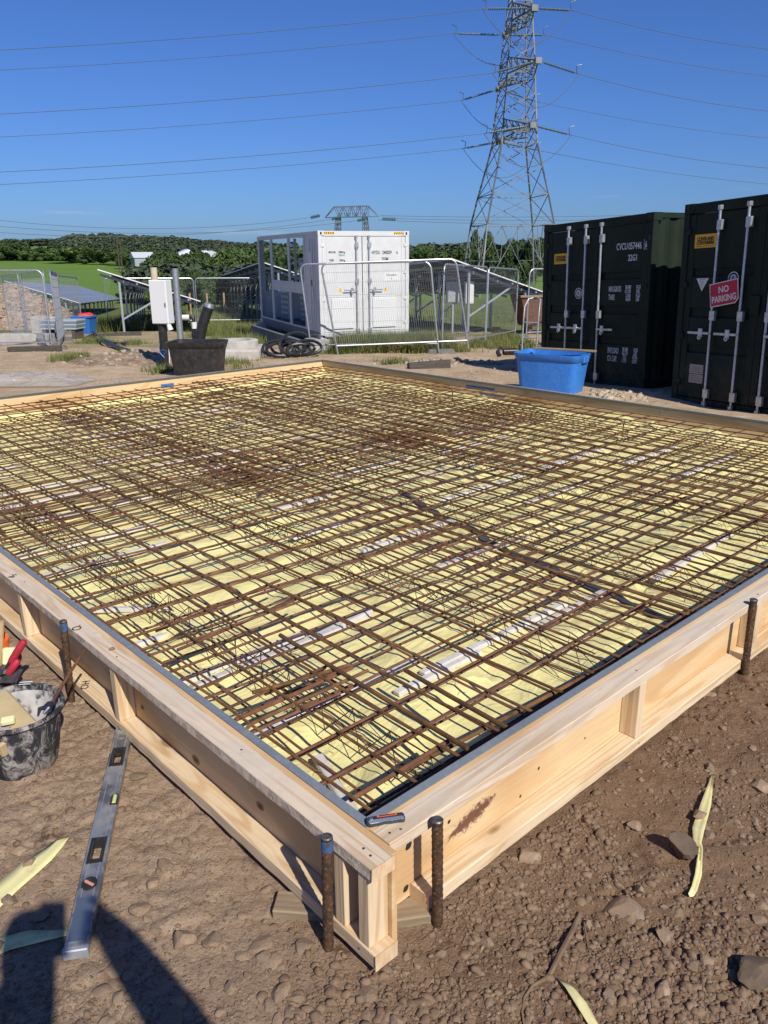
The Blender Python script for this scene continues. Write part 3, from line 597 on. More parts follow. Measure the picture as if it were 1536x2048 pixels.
while yy < FLn - .2:
    xx = .55 + rs.uniform(0, .5)
    while xx < FW - .55:
        if rs.random() < .62 and all(abs(xx - a) > .9 or abs(yy - b) > .2 for a, b in occ): spacer(xx, yy + rs.uniform(-.06, .06), rs.choice((0, 1, 1, 2)), rs.uniform(-.05, .05))
        xx += rs.uniform(1.1, 1.5)
    yy += .46
# membrane joint and blue tape
def ribbon(name, pts, wd, m, lift=.006, n=40, label=None, cat=None, wob=.012, seed=3):
    P = [Vector(p) for p in pts]; vs = []; fs = []; r_ = random.Random(seed)
    for i in range(n + 1):
        t = i / n * (len(P) - 1); k = min(int(t), len(P) - 2); a = P[k].lerp(P[k + 1], t - k); d = (P[k + 1] - P[k]).normalized(); s = Vector((-d.y, d.x, 0)); wv = wd * (1 + r_.uniform(-.35, .35)); a = a + s * r_.uniform(-wob, wob)
        for q_ in (-.5, .5): b = a + s * wv * q_; vs.append((b.x, b.y, mz(b.x, b.y) + lift))
    for i in range(n): fs.append((2 * i, 2 * i + 1, 2 * i + 3, 2 * i + 2))
    o = MB().add(vs, fs).build(name, m); o.matrix_world = FM; return tag(o, label, cat)
ribbon('joint_tape', [fl(*p, .07) for p in ((800, 985), (880, 1030), (1000, 1092), (1180, 1165), (1345, 1240))], .055, M['tape'], label='wavy dark tape along the membrane joint in the middle of the slab', cat='tape')
ribbon('joint_tape', [fl(*p, .07) for p in ((330, 880), (400, 912), (500, 948))], .05, M['tape'], label='short dark tape on the membrane towards the far left', cat='tape', seed=5)
def wall_tape(name, px, py, L_, h, far, label):
    if far == 'L':
        d = ray(px, py); oL = FMI @ CC; dl = FMI.to_3x3() @ d; t = (FLn - .004 - oL.y) / dl.y; p = oL + dl * t
        o = MB().box(p.x - L_ / 2, p.x + L_ / 2, FLn - .004, FLn - .002, p.z - h / 2, p.z + h / 2).build(name, M['blue_tape'])
    else:
        d = ray(px, py); oL = FMI @ CC; dl = FMI.to_3x3() @ d; t = (FW - .004 - oL.x) / dl.x; p = oL + dl * t
        o = MB().box(FW - .004, FW - .002, p.y - L_ / 2, p.y + L_ / 2, p.z - h / 2, p.z + h / 2).build(name, M['blue_tape'])
    o.matrix_world = FM; tag(o, label, 'tape')
wall_tape('blue_tape', 335, 771, .17, .045, 'L', 'short blue tape on the inside of the far left formwork board')
wall_tape('blue_tape', 960, 776, .42, .028, 'R', 'upper blue tape on the inside of the far right formwork board')
wall_tape('blue_tape', 985, 790, .36, .026, 'R', 'lower blue tape on the inside of the far right formwork board')
# ------------------------------------------------------------------ reinforcement mesh sheets
def bar_mesh(L_, rad, m, seed, wob=.006, n=6, seg=9):
    r_ = random.Random(seed); pts = [(-L_ / 2 + L_ * i / seg, wob * math.sin(i * 1.1 + seed) * r_.uniform(.2, 1), wob * .7 * r_.uniform(-1, 1)) for i in range(seg + 1)]
    return MB().tube(pts, rad, n).mesh('bar', m, smooth=True, fix=False)
LXs, LYs = 2.08, 3.88
bx = [bar_mesh(LXs, .0054, M['rust'] if k % 2 else M['rust_red'], k) for k in range(4)]
by = [bar_mesh(LYs, .0056, M['rust'], 10 + k, .008) for k in range(4)]
bx2 = [bar_mesh(LXs, .0050, M['rust_red'], 20 + k) for k in range(4)]; by2 = [bar_mesh(LYs, .0050, M['rust_red'] if k % 2 else M['rust'], 30 + k, .008) for k in range(4)]
xr = [(.055, 'left'), (1.92, 'middle'), (3.78, 'right')]; yr = [(.085, 'near'), (3.63, 'far')]
def sheet(x0, y0, z, mx_, my_, label, seed, sp=.182):
    r_ = random.Random(seed); e = empty('rebar_mesh_sheet', M=FM @ Matrix.Translation((x0, y0, z)) @ Matrix.Rotation(r_.uniform(-.006, .006), 4, 'Z'), label=label, cat='rebar mesh')
    for k in range(13):
        o = link('bar', my_[r_.randrange(4)], None, e); o.location = (.065 + k * sp + r_.uniform(-.006, .006), LYs / 2 + r_.uniform(-.012, .012), .0115 + r_.uniform(-.002, .002)); o.rotation_euler = (0, 0, R(90) + r_.uniform(-.004, .004) + (math.pi if r_.random() < .5 else 0))
        if .065 + k * sp > LXs: bpy.data.objects.remove(o)
    for k in range(22):
        yy = .04 + k * sp
        if yy > LYs: break
        o = link('bar', mx_[r_.randrange(4)], None, e); o.location = (LXs / 2 + r_.uniform(-.012, .012), yy + r_.uniform(-.008, .008), r_.uniform(-.003, .002)); o.rotation_euler = (0, 0, r_.uniform(-.005, .005) + (math.pi if r_.random() < .5 else 0))
    return e
sd = 1
for lay, z, mx_, my_ in (('upper', .236, bx, by), ('lower', .104, bx2, by2)):
    for i, (x0, xn) in enumerate(xr):
        for j, (y0, yn) in enumerate(yr):
            sd += 1; o_ = .0 if lay == 'upper' else 1
            sheet(x0 + o_ * (.16, .03, -.10)[i], y0 + o_ * (.13, -.10)[j], z + .006 * ((i + j) % 2), mx_, my_, f'{lay} rusty rebar mesh sheet in the {yn} {xn} third of the formwork' if xn == 'middle' else f'{lay} rusty rebar mesh sheet at the {yn} {xn} of the formwork', sd)
# lattice spacers (high chairs) between the two layers
CL = 1.9; tw = MB().tube([(-CL / 2, 0, .112), (CL / 2, 0, .112)], .0028, 5).mesh('top_wire', M['rust_wire'], fix=False); bw = MB().tube([(-CL / 2, 0, .004), (CL / 2, 0, .004)], .0024, 5).mesh('base_wire', M['rust_wire'], fix=False)
mb = MB(); nz_ = 10
for s in (-1, 1):
    pts = []
    for k in range(nz_ * 2 + 1): xx = -CL / 2 + CL * k / (nz_ * 2); pts.append((xx, s * .055 if k % 2 == 0 else s * .003, .004 if k % 2 == 0 else .112))
    for a, b in zip(pts[:-1], pts[1:]): mb.tube([a, b], .0017, 4, False)
zg = mb.mesh('zigzag_wire', M['rust_wire'], fix=False)
def chair(x, y, rz):
    e = empty('lattice_spacer', M=FM @ Matrix.Translation((x, y, .116)) @ Matrix.Rotation(rz, 4, 'Z'), label='rusty zigzag wire lattice spacer standing between the rebar mesh layers', cat='lattice spacer', group='lattice spacers between the mesh layers')
    link('top_wire', tw, None, e); link('zigzag_wire', zg, None, e)
    for s in (-.055, .055): link('base_wire', bw, None, e).location = (0, s, 0)
rc = random.Random(4)
for xx in (.50, 1.45, 2.45, 3.45, 4.45, 5.45):
    yy = 1.10 + rc.uniform(-.15, .25)
    while yy < FLn - .95: chair(xx + rc.uniform(-.06, .06), yy, R(90) + rc.uniform(-.05, .05)); yy += CL + rc.uniform(-.1, .12)
# loose bars: laps and starter bars
def loose(name, pts, rad, m, label, wob=0):
    o = MB().tube(pts, rad, 8).build(name, m, smooth=True, fix=False); o.matrix_world = FM; return tag(o, label, 'rebar')
def lz(a, b, z): p, q_ = fl(*a, z), fl(*b, z); p.z = q_.z = z; return [p, p.lerp(q_, .5) + Vector((0, 0, -.002)), q_]
loose('loose_rebar', lz((560, 1270), (935, 1497), .262), .0085, M['rust'], 'thick loose rebar ending near the front right side, left of its twin')
loose('loose_rebar', lz((810, 1340), (1014, 1456), .262), .0085, M['rust'], 'short thick loose rebar lying on the mesh near the front right side')
loose('loose_rebar', lz((505, 1385), (700, 1330), .248), .0075, M['rust'], 'loose rebar on the mesh near the front, upper of the lapped pair')
loose('loose_rebar', lz((470, 1440), (705, 1335), .240), .0075, M['rust_red'], 'loose red brown rebar under the mesh near the front left')
loose('loose_rebar', lz((530, 1388), (650, 1335), .215), .0075, M['rust_red'], 'loose rebar stub with cut end pointing to the left formwork rail')
loose('loose_rebar', lz((800, 1545), (1270, 1300), .222), .0075, M['rust'], 'long loose rebar along the front right formwork side')
loose('loose_rebar', lz((700, 1600), (900, 1480), .232), .0075, M['rust_red'], 'loose rebar lying low behind the front corner')
loose('loose_rebar', lz((355, 1300), (600, 1195), .225), .007, M['rust_red'], 'black ended loose rebar near the left formwork rail, nearest of the stubs')
loose('loose_rebar', lz((312, 1262), (560, 1160), .225), .007, M['rust_red'], 'loose rebar stub near the left formwork rail, second from the front')
loose('loose_rebar', lz((590, 1420), (705, 1370), .19), .007, M['rust_red'], 'short rebar over a white spacer near the front left')
def hook(px, py, label, ang=0):
    p = fl(px, py, .26); p.z = 0; d = Vector((math.cos(ang), math.sin(ang), 0)); pts = [p + Vector((0, 0, .09)), p + Vector((0, 0, .20))] + [p + d * (.04 - .04 * math.cos(a)) + Vector((0, 0, .20 + .05 * math.sin(a))) for a in np.linspace(.3, 1.57, 5)] + [p + d * .55 + Vector((0, 0, .248))]
    loose('hooked_rebar', pts, .0065, M['rust'], label)
hook(485, 1450, 'bent hook rebar beside the white spacer at the near left'); hook(72, 1130, 'bent hook rebar beside the left formwork rail near the picture edge')
hook(280, 790, 'upright bent rebar above the mesh at the far left board', R(0)); hook(565, 742, 'upright bent rebar above the mesh near the far corner', R(0)); hook(1248, 838, 'upright bent rebar above the mesh near the far right board', R(90)); hook(905, 775, 'upright bent rebar above the mesh at the middle of the far right board', R(90))
# tie wire ends
mb = MB(); rt = random.Random(8)
for k in range(420):
    x_, y_ = rt.uniform(.1, FW - .1), rt.uniform(.1, FLn - .1); a = rt.uniform(0, 6.28)
    mb.tube([(x_, y_, .236), (x_ + .012 * math.cos(a), y_ + .012 * math.sin(a), .258), (x_ + .03 * math.cos(a + .7), y_ + .03 * math.sin(a + .7), .258 + rt.uniform(-.012, .02))], .0011, 3, False)
o = mb.build('tie_wires', M['rust_wire'], fix=False); o.matrix_world = FM; tag(o, 'short twisted tie wire ends scattered over the rebar mesh', 'tie wire', kind='stuff')
# ------------------------------------------------------------------ stones, pebbles, offcuts in the foreground
def place_stone(px, py, s, label, mk='stone', sink=.35, flat=.6, seed=1, asp=1.0, rz=0, group=None, z0=None):
    p = gn(px, py); me = stone_mesh('stone', s * .5 * asp, s * .5, s * .5 * flat, M[mk], 3, seed, .30)
    o = link('stone', me); o.location = (p.x, p.y, (p.z if z0 is None else z0) + s * .5 * flat * (1 - 2 * sink)); o.rotation_euler = (0, 0, rz); return tag(o, label, 'stone', group)
place_stone(1362, 1712, .098, 'largest dark angular stone beside the yellow strip on the right', 'stone_grey', .12, .85, 2, 1.0, .4)
place_stone(1398, 1642, .046, 'flat stone holding down the middle of the right yellow strip', 'stone', .05, .6, 3, 1.3, .1, z0=.012)
place_stone(1518, 1580, .060, 'brown stone at the right edge of the picture above the yellow strip', 'stone', .2, .7, 4, 1.2)
place_stone(1512, 1965, .105, 'big dark rock in the lower right corner of the soil', 'stone_grey', .15, .8, 5)
place_stone(1268, 1655, .048, 'rounded stone left of the right yellow strip', 'stone', .25, .7, 6)
place_stone(1060, 1718, .075, 'flat stone half buried in front of the right formwork side', 'stone', .45, .5, 7, 1.2, .5)
place_stone(1250, 1822, .135, 'wide flat slab of stone buried in the soil lower right', 'stone', .62, .42, 8, 1.25, -.2)
place_stone(1328, 1878, .052, 'pale angular stone below the wide flat slab of stone', 'stone', .25, .7, 9)
place_stone(1278, 1792, .030, 'small upright stone at the corner of the flat slab of stone', 'stone', .15, .9, 10)
place_stone(1325, 1985, .040, 'stone with dark shadow above the short yellow strip end', 'stone', .2, .8, 11)
place_stone(368, 1893, .058, 'grey tipped stone in a hollow right of the spirit level', 'stone', .3, .9, 12, 1.1, .5)
place_stone(478, 1680, .075, 'stone under the left formwork edge in the middle', 'stone', .45, .6, 13, .8, .9)
place_stone(40, 1593, .036, 'triangular flat stone below the cement bucket', 'stone', .3, .45, 14)
place_stone(42, 1700, .075, 'wide flat stone behind the upper left yellow strip', 'stone', .62, .5, 15, 1.1)
place_stone(305, 1772, .055, 'square flat stone half way between spirit level and front corner', 'stone', .5, .5, 16)
place_stone(165, 1405, .045, 'stone at the foot of the rusty stake near the bucket', 'stone', .4, .7, 17)
place_stone(205, 1430, .055, 'cracked stone between the stake and the spirit level end', 'stone', .5, .6, 18, 1.3, .3)
place_stone(1250, 1415, .050, 'pale flat stone along the right formwork side', 'stone', .45, .5, 19, 1.6, .5)
place_stone(1420, 1390, .060, 'pale slab of stone on the soil left of the right hand stake', 'stone', .5, .5, 20, 1.5, .2)
place_stone(560, 1990, .060, 'flat stone in the soil below the front corner stake', 'stone', .5, .55, 21, 1.2, .8)
smesh = [stone_mesh('stone', .5, .38 + .1 * (k % 3), .28 + .05 * (k % 4), M['stone'], 2, 40 + k, .3) for k in range(10)]
rp = random.Random(21); cnt = 0
def infoot(x, y, m_=.1):
    q_ = FMI @ Vector((x, y, 0)); return -m_ < q_.x < FW + m_ and -m_ < q_.y < FLn + m_
while cnt < 290:
    px, py = rp.uniform(-40, 1580), rp.uniform(1330, 2070); p = gp(px, py)
    if p.y > 4 or infoot(p.x, p.y, .12): continue
    flat_ = px < 760
    s = rp.choice((.02, .022, .026, .03, .036, .046)) * rp.uniform(.8, 1.15); o = link('stone', smesh[rp.randrange(10)]); s *= 1.5 if flat_ else 1; o.scale = (s, s, s * (.55 if flat_ else 1)); o.location = (p.x, p.y, gz(p.x, p.y) + s * rp.uniform(-.14, .12)); o.rotation_euler = (rp.uniform(-.3, .3), rp.uniform(-.3, .3), rp.uniform(0, 6.28))
    tag(o, 'small brown stone on the bare soil outside the formwork', 'stone', 'small stones on the soil in front of the formwork'); cnt += 1
# pebbles and crumbs: uncountable
base = []
for k in range(8):
    bm = bmesh.new(); bmesh.ops.create_icosphere(bm, subdivisions=1, radius=1); off = Vector((k * 2.3, k, 5.1))
    pls = [Vector((random.Random(k * 31 + j).uniform(-1, 1), random.Random(k * 17 + j + 9).uniform(-1, 1), random.Random(k * 13 + j + 5).uniform(-.3, 1))).normalized() for j in range(6)]
    def cutp(p):
        for n_ in pls:
            d_ = p.dot(n_)
            if d_ > .55: p = p - n_ * (d_ - .55)
        return p
    V_ = np.array([list(cutp(v.co * (1 + .45 * mnoise.noise(v.co * 1.4 + off)))) for v in bm.verts]); F_ = np.array([[v.index for v in f.verts] for f in bm.faces]); bm.free(); base.append((V_ * np.array([1, .75, .58]), F_))
Vs, Fs, n0 = [], [], 0; rr = np.random.default_rng(5); made = 0
while made < 20000:
    px, py = rr.uniform(-60, 1600), rr.uniform(1300, 2080); p = gp(px, py) if False else at_z(px, py, 0)
    if p.y > 4.2 or infoot(p.x, p.y, .095): continue
    dens = fbm(np.array([p.x * 1.7 + 3]), np.array([p.y * 1.7]), 3, 21)[0]; right = min(max((p.x + .4) / 1.0, 0), 1)
    if rr.random() > .20 + .72 * max(right * (.6 + .4 * min(max((dens - .36) / .16, 0), 1)), min(max((dens - .42) / .18, 0), 1)): continue
    s = .0016 * math.exp(rr.exponential(.62)); s = min(s, .014 if p.x > -.1 else .008); Vb, Fb = base[rr.integers(8)]; a = rr.uniform(0, 6.28); ca_, sa_ = math.cos(a), math.sin(a)
    Vr = Vb * s; Vr = np.stack([Vr[:, 0] * ca_ - Vr[:, 1] * sa_, Vr[:, 0] * sa_ + Vr[:, 1] * ca_, Vr[:, 2]], 1) + np.array([p.x, p.y, gz(p.x, p.y) + s * .02]); Vs.append(Vr); Fs.append(Fb + n0); n0 += len(Vb); made += 1
tag(link('pebbles', npmesh('pebbles', np.concatenate(Vs), np.concatenate(Fs), M['pebble'])), 'brown pebbles and soil crumbs strewn over the ground in front', 'pebbles', kind='stuff')
# broken soil clods, thickest at the lower right
cb_ = []
for k in range(10):
    me_ = stone_mesh('clod', 1, .82, .68, M['clod'], 2, 300 + k, .45); n_ = len(me_.vertices); co_ = np.empty(n_ * 3, np.float32); me_.vertices.foreach_get('co', co_); cb_.append((co_.reshape(-1, 3), np.array([list(p_.vertices) for p_ in me_.polygons]))); bpy.data.meshes.remove(me_)
Vs, Fs, n0, made = [], [], 0, 0
while made < 5200:
    px, py = rr.uniform(-40, 1590), rr.uniform(1340, 2080); p = at_z(px, py, 0)
    if p.y > 4.0 or infoot(p.x, p.y, .10): continue
    dens = fbm(np.array([p.x * 2.3 + 7]), np.array([p.y * 2.3]), 3, 121)[0]; right = min(max((p.x + .45) / .7, 0), 1)
    if rr.random() > (.10 + .90 * right) * min(max((dens - .36) / .16, .06), 1): continue
    s = .0048 * math.exp(rr.exponential(.42)); s = min(s, .019); Vb, Fb = cb_[rr.integers(10)]; a = rr.uniform(0, 6.28); ca_, sa_ = math.cos(a), math.sin(a)
    Vr = Vb * s; Vr = np.stack([Vr[:, 0] * ca_ - Vr[:, 1] * sa_, Vr[:, 0] * sa_ + Vr[:, 1] * ca_, Vr[:, 2]], 1) + np.array([p.x, p.y, gz(p.x, p.y) + s * rr.uniform(-.25, .25)]); Vs.append(Vr); Fs.append(Fb + n0); n0 += len(Vb); made += 1
tag(link('soil_clods', npmesh('soil_clods', np.concatenate(Vs), np.concatenate(Fs), M['clod'])), 'broken brown soil clods lying thickest on the right hand ground', 'soil clods', kind='stuff')
# yellow film offcuts
def offcut(pts, label, lift=.006, curl=.012, mid=None, seed=1):
    """pts: outline as pairs (left edge, right edge) along the strip, in picture pixels"""
    vs = []; r_ = random.Random(seed); n = len(pts)
    for i, (a, b) in enumerate(pts):
        for k in range(4):
            t = k / 3; p = at_z(a[0] + (b[0] - a[0]) * t, a[1] + (b[1] - a[1]) * t, .008); z = max(gz(p.x, p.y), gz(p.x + .01, p.y), gz(p.x - .01, p.y), gz(p.x, p.y + .01)) + lift + curl * (math.sin(i * 1.7 + seed) * .5 + .5) * (abs(t - .5) * 1.2) + r_.uniform(0, .005); vs.append((p.x, p.y, z))
    fs = [(i * 4 + k, i * 4 + k + 1, i * 4 + 5 + k, i * 4 + 4 + k) for i in range(n - 1) for k in range(3)]
    o = MB().add(vs, fs).build('yellow_offcut', M['yellow_strip'], smooth=True); so = o.modifiers.new('t', 'SOLIDIFY'); so.thickness = .0008; return tag(o, label, 'plastic offcut')
offcut([((139, 1684), (140, 1686)), ((112, 1690), (128, 1705)), ((80, 1712), (105, 1728)), ((45, 1738), (75, 1757)), ((10, 1765), (40, 1785)), ((-30, 1790), (0, 1815)), ((-80, 1815), (-55, 1850))], 'wide pale yellow plastic offcut on the soil at the left edge', seed=2)
offcut([((135, 1863), (134, 1876)), ((100, 1864), (100, 1884)), ((60, 1867), (60, 1893)), ((20, 1873), (20, 1905)), ((-30, 1880), (-30, 1922))], 'pale yellow plastic offcut tucked under the spirit level', lift=.004, curl=.008, seed=4)
offcut([((1421, 1563), (1425, 1564)), ((1411, 1585), (1424, 1588)), ((1400, 1615), (1421, 1618)), ((1394, 1632), (1417, 1636)), ((1384, 1660), (1409, 1662)), ((1386, 1690), (1402, 1692)), ((1396, 1706), (1404, 1708)), ((1393, 1730), (1403, 1732)), ((1389, 1752), (1403, 1755)), ((1382, 1780), (1394, 1785)), ((1375, 1797), (1387, 1798))], 'narrow torn yellow plastic strip on the soil at the right', lift=.007, seed=3)
offcut([((1113, 1966), (1124, 1967)), ((1130, 1988), (1148, 1985)), ((1150, 2020), (1172, 2015)), ((1172, 2052), (1195, 2050)), ((1195, 2085), (1215, 2080))], 'short pointed yellow plastic strip at the bottom edge of the picture', seed=6)
# stick
pts = [gn(*q_) + Vector((0, 0, .008 if k < 4 else .004)) for k, q_ in enumerate(((1160, 1828), (1152, 1850), (1140, 1882), (1118, 1928), (1096, 1962), (1065, 1982), (1048, 2005), (1044, 2030), (1050, 2070)))]
e = empty('dry_stick', pts[4], label='dry curved root lying on the soil at the lower right', cat='stick')
loc_ = [p - pts[4] for p in pts]; MB().tube(loc_, [.0035, .0065, .0075, .007, .006, .004, .0032, .003, .0025], 7).build('main_stem', M['stick'], e, smooth=True)
MB().tube([loc_[0] + Vector((.002, -.035, .002)), loc_[1] + Vector((.012, -.07, .003)), loc_[1] + Vector((.010, -.10, .002))], [.002, .003, .0015], 6).build('twig', M['stick'], e); MB().tube([loc_[4], loc_[4] + Vector((-.04, .02, .002)), loc_[4] + Vector((-.08, .0, 0))], [.004, .0025, .001], 6).build('twig', M['stick'], e)
# ------------------------------------------------------------------ spirit level
a = at_z(153, 1917, .012); b = at_z(250, 1470, .012); d = (b - a).normalized(); LL = 1.2
lv = empty('spirit_level', (a.x, a.y, .016), math.atan2(d.y, d.x), label='long dusty aluminium box level on the soil poking under the formwork', cat='spirit level')
W2, T2 = .030, .026
holes = [(.31, .41), (.78, .88)]; xs_ = [0] + [v_ for h_ in holes for v_ in h_] + [LL]
mb = MB()
for k in range(0, len(xs_), 2): mb.box(xs_[k], xs_[k + 1], -W2, W2, 0, T2)
for h0, h1 in holes: mb.box(h0, h1, -W2, -.021, 0, T2); mb.box(h0, h1, .021, W2, 0, T2)
mb.build('body', M['alu'], lv)
for s in (-1, 1): MB().box(.012, LL - .012, s * .016 - .0012, s * .016 + .0012, T2, T2 + .0012).build('rib', M['rod'], lv) if s else None
MB().box(.025, .175, -.024, .024, T2 + .0002, T2 + .0022).build('sky_tint_face', M['alu_blue'], lv)  # smooth lower face, sky reflection painted as a bluish plate
for s0, s1 in ((-.006, .012), (LL - .012, LL + .006)): MB().box(s0, s1, -W2 - .002, W2 + .002, -.002, T2 + .002).build('end_cap', M['galv_dull'], lv, bevel=.003)
for h0, h1 in holes:
    mb = MB()
    for (x0, x1, y0, y1) in ((h0 - .004, h0 + .012, -.023, .023), (h1 - .012, h1 + .004, -.023, .023), (h0 + .012, h1 - .012, -.023, -.015), (h0 + .012, h1 - .012, .015, .023)): mb.box(x0, x1, y0, y1, .003, T2 + .003)
    mb.build('grip_frame', M['black_plastic'], lv)
for cx_ in (.225, 1.02):
    f_ = MB().lathe([(.026, 0), (.026, .003), (.019, .003), (.018, .0005), (.0001, .0005)], 10, Matrix.Translation((cx_, 0, T2)) @ Matrix.Diagonal((1, .85, 1, 1))).build('vial_ring', M['black_plastic'], lv)
    MB().tube([(cx_ - .010, -.012, T2 + .003), (cx_ + .010, .012, T2 + .003)], .0045, 8).build('vial', mat('pale red vial', (.55, .25, .18), rough=.3), f_)
f_ = MB().box(.565, .615, -W2 - .001, -.008, T2 - .006, T2 + .0015).build('centre_vial_frame', M['black_plastic'], lv); MB().tube([(.572, -.020, T2 + .001), (.608, -.020, T2 + .001)], .0065, 8).build('vial', mat('pale green vial', (.55, .60, .25), rough=.25), f_)
# ------------------------------------------------------------------ buckets with tools
def zfor(P, py):
    lo, hi = 0., .8
    for _ in range(40):
        m_ = (lo + hi) / 2; v_ = Vector((P.x, P.y, m_)) - CC; yy = 1024 - FPX * v_.dot(CU) / v_.dot(_F)
        if yy > py: lo = m_
        else: hi = m_
    return lo
def bucket(P, H, r0, r1, label, lining):
    e = empty('mortar_bucket', P, label=label, cat='bucket')
    o = MB().lathe([(.0005, .002), (r0 * .93, .002), (r0, .012), (r0 + (r1 - r0) * .5, H * .5), (r1 - .006, H - .022), (r1, H - .020), (r1 + .006, H - .012), (r1 + .004, H), (r1 - .004, H), (r1 - .008, H - .02), (r0 + (r1 - r0) * .5 - .005, H * .5), (r0 - .006, .012), (.0005, .010)], 44)
    o.build('shell', M['bucket'], e, smooth=True)
    MB().lathe([(r1 - .0095, H - .022), (r0 + (r1 - r0) * .5 - .007, H * .5), (r0 - .008, .014), (.0005, .0125)], 44).build('dried_lining', lining, e, smooth=True)
    for a_ in (R(100), R(-80)):
        c_ = Vector((math.cos(a_) * (r1 - .002), math.sin(a_) * (r1 - .002), H + .002)); t_ = Vector((-math.sin(a_), math.cos(a_), 0))
        MB().tube([c_ - t_ * .022, c_ - t_ * .024 + Vector((0, 0, .005)), c_ + t_ * .02 + Vector((0, 0, .006)), c_ + t_ * .022 + Vector((-.01 * math.cos(a_), -.01 * math.sin(a_), .003)), c_ - t_ * .02 + Vector((-.012 * math.cos(a_), -.012 * math.sin(a_), .003))], .0022, 6).build('handle_wire', M['rod'], e)
    return e
P1 = at_z(50, 1527, 0); P1.z = gz(P1.x, P1.y) - .004; H1 = zfor(P1, 1412)
b1 = bucket(P1, H1, .112, .155, 'black mortar bucket caked with grey cement beside the left formwork', M['cement_in'])
P2 = at_z(-18, 1392, 0); P2.z = gz(P2.x, P2.y) - .004; H2 = zfor(P2, 1322)
bucket(P2, H2, .095, .132, 'smaller black bucket of tools behind the cement bucket', M['black_plastic'])
def obj_at(o, P, rot): o.location = P; o.rotation_euler = rot; return o
o = MB().box(-.115, .115, -.072, .072, -.03, .03).build('foam_block', M['tan_block'], bevel=.006); obj_at(o, (P1.x - .030, P1.y - .030, P1.z + H1 - .045), (R(16), R(10), R(-42))); tag(o, 'tan block with yellow edge resting in the cement bucket', 'block')
o = MB().box(-.022, .022, -.014, .014, -.01, .01).build('sponge_offcut', M['cream_foam'], bevel=.004); obj_at(o, (P1.x + .012, P1.y - .085, P1.z + H1 - .004), (R(10), R(0), R(20))); tag(o, 'small pale yellow foam offcut at the front rim of the cement bucket', 'foam')
ta = at_z(103, 1408, P1.z + H1 + .005); tb0 = at_z(168, 1302, .30); tl = empty('claw_bar', ta, label='dark steel claw tool with thin brown rod sticking out of the cement bucket', cat='tool'); dv = tb0 - ta
MB().tube([(0, 0, 0), tuple(dv * .5 + Vector((0, 0, .004))), tuple(dv)], .0055, 8).build('rod', M['rust_red'], tl)
dn = dv.normalized(); sd_ = Vector((dn.y, -dn.x, 0)).normalized(); back = -Vector((dn.x, dn.y, 0)).normalized()
mb = MB(); mb.tube([(0, 0, 0), back * .012 + Vector((0, 0, .004)), back * .03 + sd_ * .0 + Vector((0, 0, .006))], [.010, .014, .012], 8)
mb.tube([back * .02 + sd_ * .005, back * .045 + sd_ * .012 + Vector((0, 0, .010)), back * .062 + sd_ * .002 + Vector((0, 0, .0))], [.010, .009, .004], 8); mb.tube([back * .02 - sd_ * .006, back * .04 - sd_ * .022 + Vector((0, 0, .004)), back * .06 - sd_ * .020 + Vector((0, 0, -.012))], [.010, .008, .003], 8)
mb.build('claw_head', M['navy_steel'], tl, smooth=True)
# tools in the back bucket
def grip_tool(px, py, qx, qy, z0, z1, label, gl=.11, rad=.015, blade=True):
    a_ = at_z(px, py, z0); b_ = at_z(qx, qy, z1); e = empty('trowel', a_, label=label, cat='trowel'); v_ = (b_ - a_); L_ = v_.length; v_.normalize()
    MB().tube([v_ * (L_ - gl), v_ * (L_ - gl * .9), v_ * (L_ - gl * .5), v_ * (L_ - .01), v_ * L_], [rad * .75, rad * .95, rad * 1.05, rad, rad * .7], 12).build('grip', M['red_grip'], e, smooth=True)
    MB().tube([v_ * (L_ - gl - .05), v_ * (L_ - gl - .015), v_ * (L_ - gl + .004)], [.005, .010, .012], 10).build('ferrule', M['black_plastic'], e, smooth=True); MB().tube([(0, 0, 0), v_ * (L_ - gl - .04)], .005, 8).build('tang', M['steel_tool'], e)
    if blade: MB().box(-.055, .055, -.035, .035, -.001, .001).build('blade', M['steel_tool'], e, Matrix.Rotation(R(20), 4, 'X'))
zb = P2.z + H2
grip_tool(8, 1345, 49, 1281, zb - .03, zb + .10, 'trowel with long red grip leaning out of the tool bucket'); grip_tool(12, 1352, 37, 1320, zb - .03, zb + .03, 'lower trowel with short red grip inside the tool bucket', .07)
p = at_z(22, 1312, zb + .015); o = MB().box(-.030, .030, -.022, .022, -.035, .035).build('sponge_block', M['cream_foam'], bevel=.005); obj_at(o, p + Vector((-.01, .02, -.01)), (R(-20), R(6), R(15))); tag(o, 'pale yellow sponge behind the red trowel grip', 'sponge')
p = at_z(-4, 1283, zb + .06); o = MB().lathe([(.028, -.018), (.042, -.018), (.042, .018), (.028, .018), (.028, -.018)], 26).build('orange_tape_roll', M['orange_plastic'], smooth=True); obj_at(o, p, (R(12), R(8), 0)); tag(o, 'orange ring of tape at the left edge by the tool bucket', 'tape roll')
p0 = at_z(-2, 1330, zb - .03); p1 = at_z(3, 1243, zb + .16); o = MB().tube([p0, p0.lerp(p1, .5), p1], [.013, .014, .011], 10).build('tool_handle', M['pine_tool'], smooth=True); tag(o, 'pale wooden tool handle upright at the left edge of the picture', 'tool handle')
